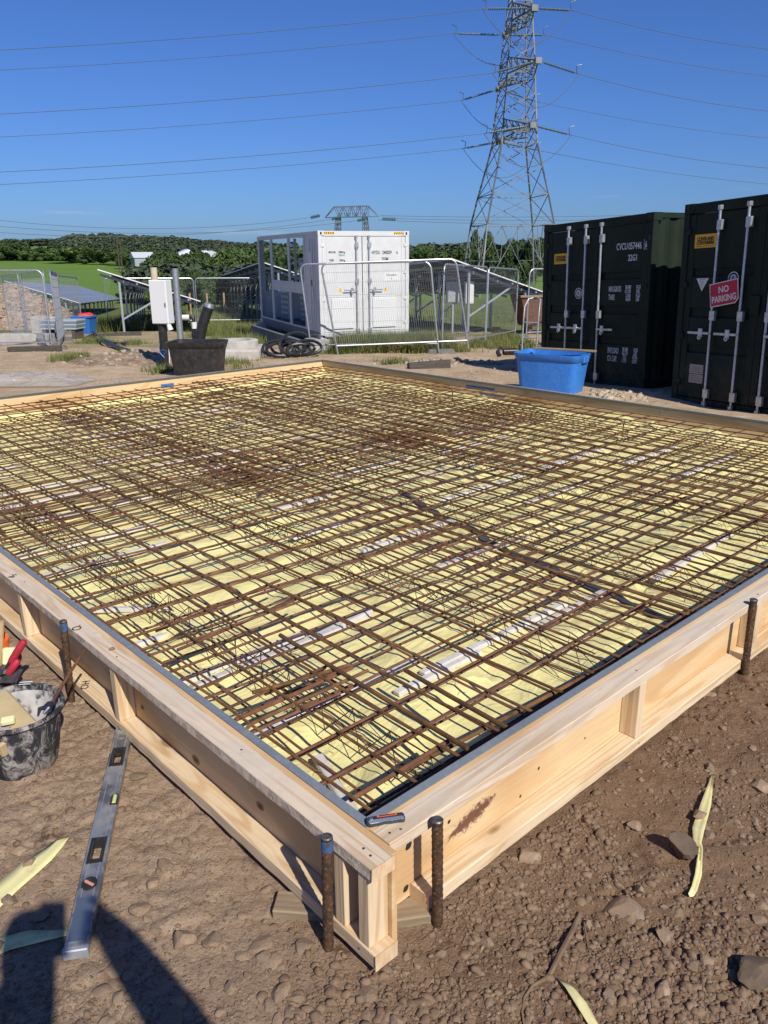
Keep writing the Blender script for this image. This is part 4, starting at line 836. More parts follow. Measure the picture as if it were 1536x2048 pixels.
# ------------------------------------------------------------------ the photographer, whose shadow falls at lower left
def person():
    J = {'pel': (-.02, -.42, .98), 'waist': (-.02, -.42, 1.14), 'chest': (-.02, -.41, 1.38), 'neck': (-.03, -.36, 1.56), 'chin': (-.04, -.32, 1.66), 'head': (-.045, -.29, 1.76), 'crown': (-.045, -.30, 1.86),
         'sr': (.17, -.38, 1.50), 'er': (.25, -.16, 1.30), 'wr': (.10, -.10, 1.56), 'hr': (.06, -.085, 1.63), 'sl': (-.21, -.38, 1.50), 'el': (-.31, -.24, 1.26), 'wl': (-.17, -.12, 1.50), 'hl': (-.09, -.095, 1.60),
         'hipr': (.07, -.42, .93), 'knr': (.10, -.38, .52), 'anr': (.11, -.44, .09), 'tor': (.12, -.27, .035), 'hipl': (-.11, -.42, .93), 'knl': (-.15, -.40, .52), 'anl': (-.16, -.47, .09), 'tol': (-.18, -.30, .035)}
    RD = {'pel': (.15, .11), 'waist': (.14, .10), 'chest': (.16, .12), 'neck': (.06, .06), 'chin': (.065, .08), 'head': (.078, .10), 'crown': (.055, .065), 'sr': (.095, .095), 'er': (.075, .075), 'wr': (.055, .05), 'hr': (.036, .018), 'sl': (.095, .095), 'el': (.07, .07), 'wl': (.03, .026), 'hl': (.036, .018), 'hipr': (.095, .10), 'knr': (.065, .065), 'anr': (.042, .045), 'tor': (.042, .03), 'hipl': (.095, .10), 'knl': (.065, .065), 'anl': (.042, .045), 'tol': (.042, .03)}
    Ed = [('pel', 'waist'), ('waist', 'chest'), ('chest', 'neck'), ('neck', 'chin'), ('chin', 'head'), ('head', 'crown'), ('chest', 'sr'), ('sr', 'er'), ('er', 'wr'), ('wr', 'hr'), ('chest', 'sl'), ('sl', 'el'), ('el', 'wl'), ('wl', 'hl'), ('pel', 'hipr'), ('hipr', 'knr'), ('knr', 'anr'), ('anr', 'tor'), ('pel', 'hipl'), ('hipl', 'knl'), ('knl', 'anl'), ('anl', 'tol')]
    for s, hx in (('r', .06), ('l', -.09)):
        h = Vector(J['h' + s]); sg = -1 if s == 'r' else 1
        for f_ in range(5):
            k1, k2 = f'f{s}{f_}a', f'f{s}{f_}b'; J[k1] = tuple(h + Vector((sg * (.022 + .004 * f_ if f_ else .01), .004 - .010 * f_, .050 - .019 * f_ + (.012 if f_ == 0 else 0)))); J[k2] = tuple(Vector(J[k1]) + Vector((sg * .026, .004, .012 if f_ == 0 else .002 - .002 * f_))); RD[k1] = (.0095, .0095); RD[k2] = (.008, .008); Ed += [('h' + s, k1), (k1, k2)]
    ks = list(J); me = bpy.data.meshes.new('body'); me.from_pydata([J[k] for k in ks], [(ks.index(a), ks.index(b)) for a, b in Ed], [])
    o = link('person', me, mat('dark work clothes', (.05, .055, .07), (.04, .045, .06), sc=8, rough=.9)); md = o.modifiers.new('skin', 'SKIN'); md.use_smooth_shade = True
    for i, k in enumerate(ks): me.skin_vertices[0].data[i].radius = RD[k]; me.skin_vertices[0].data[i].use_root = (k == 'pel')
    o.modifiers.new('sub', 'SUBSURF').levels = 1; o.modifiers['sub'].render_levels = 2
    return tag(o, 'person in dark work clothes taking the photo, only the shadow shows', 'person')
pr_ = person(); pr_.location = (.07, .10, .05)
ph = MB().box(-.075, .075, -.004, .004, -.037, .037).build('phone', M['black_plastic'], bevel=.003); ph.matrix_world = Matrix.Translation((.02, -.045, 1.715)) @ Matrix.Rotation(-PITCH, 4, 'X') @ Matrix.Rotation(R(90), 4, 'Y'); tag(ph, 'black phone held up by the photographer, only the shadow shows', 'phone')
# ------------------------------------------------------------------ shipping containers
def frame(o, ang, tilt=0):
    a, t = ang, R(tilt); e1 = Vector((math.cos(a), math.sin(a), 0)); e2 = Vector((-math.sin(a), math.cos(a), 0)); e3 = Vector((0, 0, 1))
    f1 = e1 * math.cos(t) + e3 * math.sin(t); f3 = -e1 * math.sin(t) + e3 * math.cos(t)
    return Matrix(((f1.x, e2.x, f3.x, o[0]), (f1.y, e2.y, f3.y, o[1]), (f1.z, e2.z, f3.z, o[2]), (0, 0, 0, 1)))
CWd, CLn, CHt = 2.438, 6.058, 2.591
def corrug(mb, y0, y1, z0, z1, x, depth, sgn):
    n = int((y1 - y0) / .278); st = (y1 - y0) / n; pts = []
    for k in range(n): pts += [(y0 + k * st, 0), (y0 + k * st + .072, 0), (y0 + k * st + .139, 1), (y0 + k * st + .21, 1)]
    pts.append((y1, 0)); vs = []
    for yy, d_ in pts: xx = x + sgn * depth * d_; vs += [(xx, yy, z0), (xx, yy, z1)]
    mb.add(vs, [(2 * k, 2 * k + 2, 2 * k + 3, 2 * k + 1) for k in range(len(pts) - 1)])
def casting(e, m, x0, y0, z0):
    o = MB().box(x0, x0 + .162, y0, y0 + .178, z0, z0 + .118).build('corner_casting', m, e, bevel=.006)
    if y0 < .5: MB().lathe([(.024, 0), (.024, .003), (.0001, .003)], 14, Matrix.Translation((x0 + .081, y0 - .0005, z0 + .06)) @ Matrix.Rotation(R(90), 4, 'X') @ Matrix.Diagonal((1, 1.5, 1, 1))).build('casting_hole', M['black_paint'], o)  # flat black disc painted in for the dark inside of the hole
    return o
def rod_set(door, x, zb, zt, m, handle=0, hz=.96):
    r_ = MB().tube([(x, -.030, zb), (x, -.030, zt)], .0165, 10).build('locking_rod', m, door, smooth=True)
    for z in (zb + .02, zt - .02): MB().box(x - .026, x + .026, -.055, -.005, z - .028, z + .028).build('cam_keeper', m, r_, bevel=.006)
    for z in (zb + .16, hz + .22, zt - .22): MB().box(x - .026, x + .058, -.050, .0, z - .060, z + .060).build('rod_bracket', m, r_, bevel=.006)
    if handle:
        s = handle; MB().box(min(x, x + s * .36), max(x, x + s * .36), -.062, -.050, hz - .016, hz + .016).build('handle', m, r_, bevel=.004)
        MB().box(min(x + s * .10, x + s * .17), max(x + s * .10, x + s * .17), -.070, -.048, hz - .05, hz + .06).build('hasp', m, r_, bevel=.006)
        MB().lathe([(.026, -.010), (.026, .010), (.012, .012), (.012, -.012), (.026, -.010)], 14, Matrix.Translation((x + s * .135, -.072, hz - .055)) @ Matrix.Rotation(R(90), 4, 'X')).build('padlock_eye', m, r_)
    return r_
def shell(e, pm, white=False):
    P_ = .06
    for x in (0, CWd - .10): MB().box(x, x + .10, 0, .10, .118, CHt - .118).build('corner_post', pm, e, bevel=.006)
    for x in (0, CWd - .10): MB().box(x, x + .10, CLn - .10, CLn, .118, CHt - .118).build('corner_post', pm, e, bevel=.006)
    for x in (-.003, CWd - .159):
        for y in (-.003, CLn - .175):
            for z in (0, CHt - .118): casting(e, pm, x, y, z)
    MB().box(.162, CWd - .162, .004, .09, CHt - .125, CHt - .006).build('header', pm, e, bevel=.006); MB().box(.10, CWd - .10, .004, .12, .035, .15).build('sill', pm, e, bevel=.006)
    MB().box(.02, CWd - .02, .10, CLn - .02, CHt - .035, CHt - .015).build('roof', pm, e); MB().box(.02, CWd - .02, .12, CLn - .02, .10, .15).build('floor_frame', pm if not white else M['plain_grey'], e)
    if not white: mb = MB(); corrug(mb, .1, CLn - .1, .15, CHt - .06, CWd - .045, .036, 1); mb.build('side_wall', pm, e, fix=False)
    MB().box(.1, CWd - .1, CLn - .06, CLn - .03, .15, CHt - .06 if not white else .95).build('end_wall', pm, e)
    if white:
        for x in (.1, 1.15, 2.24): MB().box(x, x + .09, CLn - .06, CLn - .03, .951, CHt - .06).build('end_mullion', pm, e)
    for x0 in (.0, CWd - .06):
        MB().box(x0, x0 + .06, .16, CLn - .16, CHt - .075, CHt - .004).build('top_rail', pm, e); MB().box(x0, x0 + .06, .16, CLn - .16, .02, .16).build('bottom_rail', pm if not white else M['plain_grey'], e)
def doors(e, pm, gapx, bands, white=False):
    out = []
    for k, (x0, x1) in enumerate(((.105, gapx - .008), (gapx + .008, CWd - .105))):
        d_ = MB().box(x0, x1, .045, .075, .155, CHt - .13).build('door', pm, e)
        for x in (x0, x1 - .10): MB().box(x, x + .10, .015, .0449, .158, CHt - .133).build('door_stile', pm, d_, bevel=.004)
        lo = .158
        for b0, b1 in bands + [(CHt - .133, None)]: MB().box(x0 + .101, x1 - .101, .018, .0449, lo, b0).build('door_panel', pm, d_, bevel=.006); lo = b1
        MB().box(x0 - .012, x0 - .001, .01, .06, .15, CHt - .128).build('seal', M['black_paint'], d_); 
        xh = x0 - .05 if k == 0 else x1 - .04
        for z in (.35, .95, 1.6, 2.25): MB().box(xh, xh + .09, -.008, .014, z - .035, z + .035).build('hinge', pm, d_, bevel=.005)
        out.append(d_)
    return out
def yellow_sticker(e, x0, x1, z0, z1):
    s = MB().box(x0, x1, -.002 + .016, .0175, z0, z1).build('yellow_sticker', M['sticker_yellow'], e); h = z1 - z0; w_ = x1 - x0
    text('sticker_lettering', 'CLEVELAND', h * .34, M['letter_black'], s, (x0 + x1) / 2, .013, z0 + h * .55, w_ * .86 / (h * .34 * 6.0), 'CENTER', bold=.0025); text('sticker_lettering', 'CONTAINERS', h * .34, M['letter_black'], s, (x0 + x1) / 2, .013, z0 + h * .26, w_ * .86 / (h * .34 * 6.6), 'CENTER', bold=.0025)
    MB().box(x0 + w_ * .08, x1 - w_ * .08, .0125, .0135, z0 + h * .12, z0 + h * .14).build('sticker_line', M['letter_black'], s)
def roundel(e, x, z, r_):
    s = MB().lathe([(r_, 0), (r_, .002), (.0001, .002)], 24, Matrix.Translation((x, .0165, z)) @ Matrix.Rotation(R(90), 4, 'X')).build('round_sticker', M['letter_white'], e)
    MB().lathe([(r_ * .85, .0022), (r_ * .85, .003), (r_ * .62, .003), (r_ * .62, .0022)], 24, Matrix.Translation((x, .0165, z)) @ Matrix.Rotation(R(90), 4, 'X')).build('sticker_ring', M['green_paint'], s)
    text('sticker_lettering', 'R', r_ * 1.05, M['green_paint'], s, x, .0125, z - r_ * .36, .9, 'CENTER')
bandsG = [(.74, .85), (1.19, 1.31), (1.70, 1.80)]
# first green container (CVCU)
c1 = empty('shipping_container', M=frame((2.745, 13.87, -.42), math.atan2(-.890, .455), 2.35), label='dark green shipping container numbered CVCU 057446, behind the blue tub', cat='container')
shell(c1, M['green_paint']); dl_, dr_ = doors(c1, M['green_paint'], 1.30, bandsG)
rod_set(dl_, .665, .07, 2.52, M['rod'], -1); rod_set(dl_, 1.07, .07, 2.52, M['rod'], -1); rod_set(dr_, 1.42, .07, 2.52, M['rod'], 1)
yellow_sticker(dl_, .27, .59, 1.965, 2.125); roundel(dl_, .90, 1.50, .085); MB().box(.41, .55, .014, .0175, .50, .62).build('data_plate', M['plate'], dl_)
LW = M['letter_white']; ty = .0145
text('lettering', 'CVCU', .135, LW, dr_, 1.71, ty, 2.115, .62, bold=.0018); text('lettering', '057446', .135, LW, dr_, 1.955, ty, 2.115, .66, bold=.0018); text('lettering', '6', .125, LW, dr_, 2.285, ty, 2.125, .66, bold=.0018)
mb = MB(); x0, x1, z0, z1 = 2.265, 2.345, 2.10, 2.235
for q_ in ((x0, x1, z0, z0 + .006), (x0, x1, z1 - .006, z1), (x0, x0 + .006, z0 + .006, z1 - .006), (x1 - .006, x1, z0 + .006, z1 - .006)): mb.box(q_[0], q_[1], ty - .001, ty + .003, q_[2], q_[3])
mb.build('check_digit_frame', LW, dr_); text('lettering', '22G1', .125, LW, dr_, 1.96, ty, 1.955, .70, bold=.0018)
for s, x, z, sz, sx in (('MAX.GROSS', 1.59, 1.52, .115, .42), ('TARE', 1.59, 1.40, .115, .50), ('30.480', 1.935, 1.56, .072, .62), ('67.200', 1.935, 1.50, .072, .62), ('2.100', 1.955, 1.44, .072, .62), ('4.630', 1.955, 1.385, .072, .62), ('KGS', 2.165, 1.56, .072, .62), ('LBS', 2.165, 1.50, .072, .62), ('KGS', 2.165, 1.44, .072, .62), ('LBS', 2.165, 1.385, .072, .62),
                        ('PAYLOAD', 1.63, .605, .125, .42), ('CU. CAP.', 1.63, .485, .125, .42), ('28.380', 1.945, .655, .072, .62), ('62.570', 1.945, .60, .072, .62), ('33.2', 1.965, .545, .072, .62), ('1.173', 1.945, .485, .072, .62), ('KGS', 2.185, .655, .072, .62), ('LBS', 2.185, .60, .072, .62), ('CU.M.', 2.165, .545, .072, .55), ('CU.FT.', 2.165, .485, .072, .5)): text('lettering', s, sz, LW, dr_, x, ty, z, sx, bold=.0012)
# second green container (NO PARKING)
c2 = empty('shipping_container', M=frame((3.95, 10.81, -.28), math.atan2(-.92, .39), 2.35), label='dark green shipping container with red no parking sign, at the right edge', cat='container')
shell(c2, M['green_paint']); dl_, dr_ = doors(c2, M['green_paint'], 1.30, bandsG)
rod_set(dl_, .635, .08, 2.52, M['rod'], -1, 1.0); rod_set(dl_, 1.08, .08, 2.52, M['rod'], -1, 1.0); rod_set(dr_, 1.49, .08, 2.52, M['rod'], 1, 1.0)
yellow_sticker(dl_, .205, .565, 2.045, 2.21); roundel(dl_, .89, 1.66, .085)
MB().prism([(.285, 1.675), (.39, 1.515), (.495, 1.675)], 0, .0025, Matrix.Translation((0, .0165, 0)) @ Matrix.Rotation(R(90), 4, 'X')).build('triangle_sticker', LW, dl_)
for k in range(4): MB().box(.345 + .012 * k, .435 - .012 * k, .0125, .0135, 1.655 - .028 * k, 1.660 - .028 * k).build('sticker_line', M['letter_black'], dl_)
for z0, z1 in ((.47, .59), (.35, .462)):
    pl_ = MB().box(.29, .53, .013, .0175, z0, z1).build('data_plate', M['plate'], dl_)
    for k in range(4): MB().box(.31, .51 - .03 * (k % 2), .0122, .0129, z0 + .02 + k * .022, z0 + .027 + k * .022).build('plate_line', M['plain_grey'], pl_)
MB().box(1.20, 1.34, -.01, .014, 1.24, 1.46).build('lock_box', M['green_paint'], dr_, bevel=.005)
sg = empty('no_parking_sign', M=frame((3.95, 10.81, -.28), math.atan2(-.92, .39), 2.35) @ Matrix.Translation((.64, -.062, 1.315)) @ Matrix.Rotation(R(-9), 4, 'Y'), label='red NO PARKING sign tied to the container locking rods', cat='sign')
pts = [(0, 0), (.395, 0), (.45, .05), (.45, .285), (0, .285)]
MB().prism(pts, 0, .004, Matrix.Rotation(R(90), 4, 'X')).build('white_border', LW, sg); MB().prism([(.012, .012), (.388, .012), (.438, .056), (.438, .273), (.012, .273)], .0042, .006, Matrix.Rotation(R(90), 4, 'X')).build('red_panel', M['sign_red'], sg)
text('lettering', 'NO', .105, LW, sg, .225, -.0066, .158, 1.0, 'CENTER', bold=.003); text('lettering', 'PARKING', .105, LW, sg, .225, -.0066, .05, .88, 'CENTER', bold=.003)
MB().tube([(.06, -.008, .16), (.0, -.02, .165), (-.03, .02, .17)], .0025, 5).build('cable_tie', M['black_plastic'], sg)
# white plant container on concrete blocks
c3 = empty('plant_container', M=frame((-1.56, 20.4, -.295), R(22.5), 0), label='white plant container with windowed side and HYDU 240059 on its doors', cat='container')
WP = M['white_paint']; shell(c3, WP, True)
dl_, dr_ = doors(c3, WP, 1.155, [(.21, .215), (1.0, 1.005)], True)
rod_set(dl_, .985, .02, 2.48, M['rod'], -1, 1.18); rod_set(dr_, 1.325, .02, 2.48, M['rod'], 1, 1.18)
LB = M['letter_black']; wy = .0150
text('lettering', 'HYDU', .12, LB, dr_, 1.41, wy, 2.04, .70, bold=.0018); text('lettering', '240059', .12, LB, dr_, 1.70, wy, 2.04, .72, bold=.0018); text('lettering', '6', .11, LB, dr_, 2.09, wy, 2.045, .7, bold=.0018)
text('lettering', '25SM', .115, LB, dr_, 1.68, wy, 1.88, .72, bold=.0018); text('lettering', 'MAX.GR.', .065, LB, dl_, .27, wy, 2.07, .75, bold=.0018); text('lettering', 'TARE', .065, LB, dl_, .28, wy, 1.88, .75, bold=.0018)
text('lettering', '29000 kg', .065, LB, dl_, .53, wy, 2.07, .7, bold=.0018); text('lettering', '63934 lb', .065, M['letter_teal'], dl_, .53, wy, 2.00, .7, bold=.0018); text('lettering', '3230 kg', .065, LB, dl_, .55, wy, 1.88, .7, bold=.0018); text('lettering', '7121 lb', .065, LB, dl_, .55, wy, 1.81, .7, bold=.0018)
s_ = MB().box(1.74, 2.17, .0145, .0172, 1.38, 1.60).build('paper_notice', M['white_plastic'], dr_); text('notice_lettering', 'Sub-station', .075, LB, s_, 1.955, .0135, 1.51, .85, 'CENTER'); text('notice_lettering', '6', .075, LB, s_, 1.955, .0135, 1.42, .85, 'CENTER')
for d_, x in ((dl_, .55), (dr_, 1.78)):
    t_ = MB().prism([(x - .06, 1.14), (x + .06, 1.14), (x, 1.245)], 0, .002, Matrix.Translation((0, .0172, 0)) @ Matrix.Rotation(R(90), 4, 'X')).build('warning_triangle', M['sticker_yellow'], d_)
    MB().prism([(x - .008, 1.155), (x + .012, 1.195), (x - .006, 1.195), (x + .004, 1.222), (x + .014, 1.20), (x + .006, 1.175)], .0022, .003, Matrix.Translation((0, .0172, 0)) @ Matrix.Rotation(R(90), 4, 'X')).build('bolt_symbol', LB, t_)
for d_, x0, x1 in ((dl_, .31, .88), (dr_, 1.42, 2.06)):
    v_ = MB().box(x0, x1, -.012, .0175, .24, .985).build('vent_panel', M['white_plastic'], d_, bevel=.006)
    for k in range(12): MB().box(x0 + .03, x1 - .03, -.016, -.0125, .28 + k * .057, .305 + k * .057).build('louvre', M['white_plastic'], v_)
for x0 in (.14, 2.02):
    for k in range(5):
        xx = x0 + k * .058; MB().prism([(xx, 2.515), (xx + .026, 2.515), (xx + .046, 2.560), (xx + .020, 2.560)], 0, .0015, Matrix.Translation((0, .0035, 0)) @ Matrix.Rotation(R(90), 4, 'X')).build('hazard_stripe', LB if True else 0, c3)
    MB().box(x0 - .01, x0 + .29, .0024, .0036, 2.508, 2.567).build('hazard_band', M['sticker_yellow'], c3)
# windowed side (local x = 0): frame members round five openings, sheeted bay by the doors
wf = [(1.22, 2.66), (2.72, 4.48), (4.56, 5.9)]
MB().box(.012, .04, .102, 1.16, .16, CHt - .076).build('side_panel', WP, c3); MB().box(-.004, .0119, .55, .82, 1.75, 2.1).build('panel_box', M['white_plastic'], c3, bevel=.004); MB().box(.002, .0115, .60, .72, 1.28, 1.42).build('panel_lock', M['black_plastic'], c3)
for y in (.32, .5, .7): MB().box(.004, .0118, y, y + .012, .2, 2.4).build('panel_seam', M['galv_dull'], c3)
for y0, y1 in ((1.16, 1.24), (2.60, 2.72), (4.42, 4.56)): MB().box(.0, .05, y0, y1, .16, CHt - .076).build('side_mullion', WP, c3, bevel=.004)
for y0, y1 in ((1.24, 2.60), (2.72, 4.42)): MB().box(.003, .047, y0, y1, 1.10, 1.30).build('side_transom', WP, c3, bevel=.004)
for (y0, y1, z0, z1) in ((1.24, 2.60, .16, 1.10), (1.24, 2.60, 1.30, 2.515), (2.72, 4.42, .16, 1.10), (2.72, 4.42, 1.30, 2.515), (4.56, 5.95, .16, 2.515)):
    f_ = MB(); t_ = .045
    for (a_, b_, c_, d_) in ((y0, y1, z0, z0 + t_), (y0, y1, z1 - t_, z1), (y0, y0 + t_, z0 + t_, z1 - t_), (y1 - t_, y1, z0 + t_, z1 - t_)): f_.box(.008, .036, a_ + .0006, b_ - .0006, c_ + .0006, d_ - .0006)
    f_ = f_.build('window_frame', WP, c3)
    MB().box(.020, .023, y0 + t_, y1 - t_, z0 + t_, z1 - t_).build('pane', M['pane'], f_)
for nm, (x0, x1, y0, y1, z0, z1) in {'equipment_cabinet': (.75, 1.5, 3.3, 4.2, .16, 1.95), 'equipment_rack': (1.2, 1.9, 1.5, 2.5, .16, 1.7), 'equipment_unit': (.5, 1.1, 4.6, 5.4, .16, 1.1)}.items():
    b_ = MB().box(x0, x1, y0, y1, z0, z1).build(nm, M['white_plastic'], c3, bevel=.01)
    for k in range(int((z1 - z0) / .16)): MB().box(x0 - .012, x0 - .001, y0 + .08, y1 - .08, z0 + .06 + k * .16, z0 + .15 + k * .16).build('louvre', M['galv_dull'] if nm != 'equipment_rack' else M['plain_grey'], b_)
for y0, y1 in ((.1, .5), (2.2, 2.3), (4.0, 4.1), (5.5, 5.9)): MB().box(CWd - .05, CWd - .0, y0, y1, .16, CHt - .076).build('side_mullion', WP, c3)
MB().box(CWd - .047, CWd - .003, .5, 5.5, .16, 1.0).build('side_panel', WP, c3)
MB().box(-.012, .015, .1, CLn - .1, -.06, .018).build('base_skirt', M['plain_grey'], c3)
def block(x, y, z0, sx, sy, sz, label, rz=R(22.5), m='concrete'):
    o = MB().box(-sx / 2, sx / 2, -sy / 2, sy / 2, 0, sz).build('concrete_block', M[m], bevel=.012); o.location = (x, y, z0); o.rotation_euler = (0, 0, rz); return tag(o, label, 'concrete block')
for (lx, ly, lab) in ((.0, .25, 'concrete block under the near left corner of the white container'), (2.35, .25, 'pale concrete block under the near right corner of the white container'), (.1, 5.8, 'concrete block under the far left corner of the white container'), (2.35, 5.8, 'concrete block under the far right corner of the white container')):
    P = c3.matrix_world @ Vector((lx, ly, 0)); zg_ = gz(P.x, P.y) - .05; block(P.x, P.y, zg_, .75 if lx > 1 else .55, .6, -.297 - zg_, lab)
P = c3.matrix_world @ Vector((-.10, 3.2, 0)); zg_ = gz(P.x, P.y) - .1; o = MB().box(-.06, .06, -2.6, 2.6, 0, -.36 - zg_).build('trench_wall', M['plain_grey']); o.location = (P.x - .25, P.y, zg_); o.rotation_euler = (0, 0, R(22.5)); tag(o, 'low grey concrete upstand along the windowed side of the white container', 'kerb wall')
P = c3.matrix_world @ Vector((2.05, -.04, 0)); o = MB().box(-.10, .10, -.05, .05, -.12, .10).build('junction_box', M['galv_dull'], bevel=.01); o.location = (P.x, P.y, -.36); o.rotation_euler = (0, 0, R(22.5)); tag(o, 'small grey junction box below the white container door', 'junction box')

# ------------------------------------------------------------------ temporary mesh fence panels
def fence_panel(A, B, label, h=2.0, lean=(0, 0), wires=True, sp=.05, dz=0, sh=0):
    A = Vector((*A, 0)); B = Vector((*B, 0)); A.z = gz(A.x, A.y) + .02; B.z = gz(B.x, B.y) + .02 + dz; v = B - A; L_ = v.length; ex = v.normalized(); ez = (Vector((lean[0], lean[1], 0)) + Vector((0, 0, 1))).normalized(); ey = ez.cross(ex).normalized(); ez = ex.cross(ey)
    Mx = Matrix(((ex.x, ey.x, ez.x, A.x), (ex.y, ey.y, ez.y, A.y), (ex.z, ey.z, ez.z, A.z), (0, 0, 0, 1))); e = empty('mesh_barrier', M=Mx, label=label, cat='fence panel')
    rc_ = .16; pts = [(0, 0, 0), (0, 0, h - rc_)] + [(rc_ - rc_ * math.cos(a), 0, h - rc_ + rc_ * math.sin(a)) for a in np.linspace(.3, 1.57, 5)] + [(L_ - rc_ + rc_ * math.sin(a), 0, h - rc_ + rc_ * math.cos(a)) for a in np.linspace(0, 1.27, 5)] + [(L_, 0, h - rc_), (L_, 0, 0)]
    S_ = lambda P_: [(p[0] + sh * (h - p[2]), p[1], p[2]) for p in P_]; pts = S_(pts)
    MB().tube(pts, .021, 8).build('tube_frame', M['galv'], e, smooth=True); MB().tube(S_([(0, 0, .18), (L_, 0, .18)]), .019, 8).build('bottom_tube', M['galv'], e, smooth=True)
    mb = MB(); n = int(L_ / sp)
    for k in range(1, n):
        x = L_ * k / n; zt = h if rc_ < x < L_ - rc_ else h - rc_ + math.sqrt(max(0, rc_ ** 2 - (rc_ - min(x, L_ - x)) ** 2)); mb.tube(S_([(x, 0, .18), (x, 0, zt)]), .0015, 3, False)
    for z in (.42, .70, 1.0, 1.3, 1.58, 1.8): mb.tube(S_([(0, 0, z), (L_, 0, z)]), .0018, 3, False)
    w_ = mb.build('wire_mesh', M['galv_dull'], e, fix=False); w_['kind'] = 'stuff'
    return e
def foot(x, y, label, rz=0):
    o = MB().add([(-.36, -.11, 0), (.36, -.11, 0), (.36, .11, 0), (-.36, .11, 0), (-.30, -.085, .13), (.30, -.085, .13), (.30, .085, .13), (-.30, .085, .13)], [(3, 2, 1, 0), (4, 5, 6, 7), (0, 1, 5, 4), (1, 2, 6, 5), (2, 3, 7, 6), (3, 0, 4, 7)]).build('ballast_block', M['concrete_dark'], bevel=.01); o.location = (x, y, gz(x, y) - .02); o.rotation_euler = (0, 0, rz); return tag(o, label, 'fence foot')
fence_panel((-1.86, 19.0), (1.12, 18.72), 'fence panel in front of the white container, rear of the overlapping pair', dz=.04, sh=.09)
fence_panel((-1.32, 18.55), (1.72, 18.75), 'leaning fence panel in front of the white container, nearer of the overlapping pair', dz=.10, sh=.14)
fence_panel((1.40, 19.0), (2.80, 22.1), 'fence panel going back beside the grass right of the white container'); fence_panel((2.83, 22.15), (4.15, 25.3), 'fence panel at the far end of the run right of the white container')
fence_panel((4.30, 24.2), (7.2, 25.6), 'fence panel half hidden by the first green container')
fence_panel((.85, 29.5), (-1.6, 30.5), 'fence panel behind the grass on the far side of the white container')
fence_panel((-12.2, 21.2), (-8.74, 21.26), 'fence panel with rounded corner at the left edge in front of the spoil heap'); fence_panel((-8.80, 21.4), (-10.75, 24.5), 'fence panel going back from the left corner post, first in line', lean=(.03, 0)); fence_panel((-10.9, 24.75), (-12.9, 28.0), 'fence panel going back from the left corner post, second in line')
fence_panel((-8.60, 21.4), (-9.85, 25.0), 'fence panel behind the rounded corner panel, towards the metal sheets'); fence_panel((-9.9, 25.1), (-11.3, 28.7), 'sagging fence panel between the metal sheets and the blue bin'); fence_panel((-11.35, 28.8), (-12.0, 32.4), 'fence panel beside the blue bin')
fence_panel((-12.0, 35.5), (-8.42, 36.6), 'far fence panel in front of the middle solar array'); fence_panel((-8.35, 36.7), (-4.9, 37.2), 'far fence panel between the white cabinet and the white container')
foot(1.36, 18.85, 'black fence foot under the joint in front of the grass', .2); foot(-8.72, 21.3, 'black fence foot at the left corner post', .1); foot(-9.9, 25.0, 'black fence foot by the metal sheets', 1.2); foot(2.8, 22.1, 'black fence foot in the grass right of the white container', 1.1); foot(-11.3, 28.7, 'black fence foot left of the blue bin', 1.1); foot(4.2, 25.0, 'dark fence foot near the rusty skip', .4); foot(-10.8, 24.6, 'dark fence foot in front of the spoil heap', 1.)

# ------------------------------------------------------------------ solar arrays
RD_ = R(-14); ROW = Vector((math.sin(RD_), math.cos(RD_), 0)); ACR = Vector((math.cos(RD_), -math.sin(RD_), 0))
PW_, PL_ = .875, 1.66
mb = MB(); mb.box(0, PL_, -PW_, 0, -.035, 0); mb.mi = [2, 0, 2, 2, 2, 2]; mb.cur = 1; mb.add([(.02, -PW_ + .02, -.036), (PL_ - .02, -PW_ + .02, -.036), (PL_ - .02, -.02, -.036), (.02, -.02, -.036)], [(3, 2, 1, 0)])
pv_me = mb.mesh('solar_panel', [M['pv'], M['pv_back'], M['pv_frame']], fix=False)
fr = MB()
for q_ in ((0, PL_, -.012, 0), (0, PL_, -PW_, -PW_ + .012), (0, .012, -PW_ + .012, -.012), (PL_ - .012, PL_, -PW_ + .012, -.012)): fr.box(q_[0], q_[1], q_[2], q_[3], .0002, .002)
fr_me = fr.mesh('panel_frame', M['pv_frame'], fix=False)
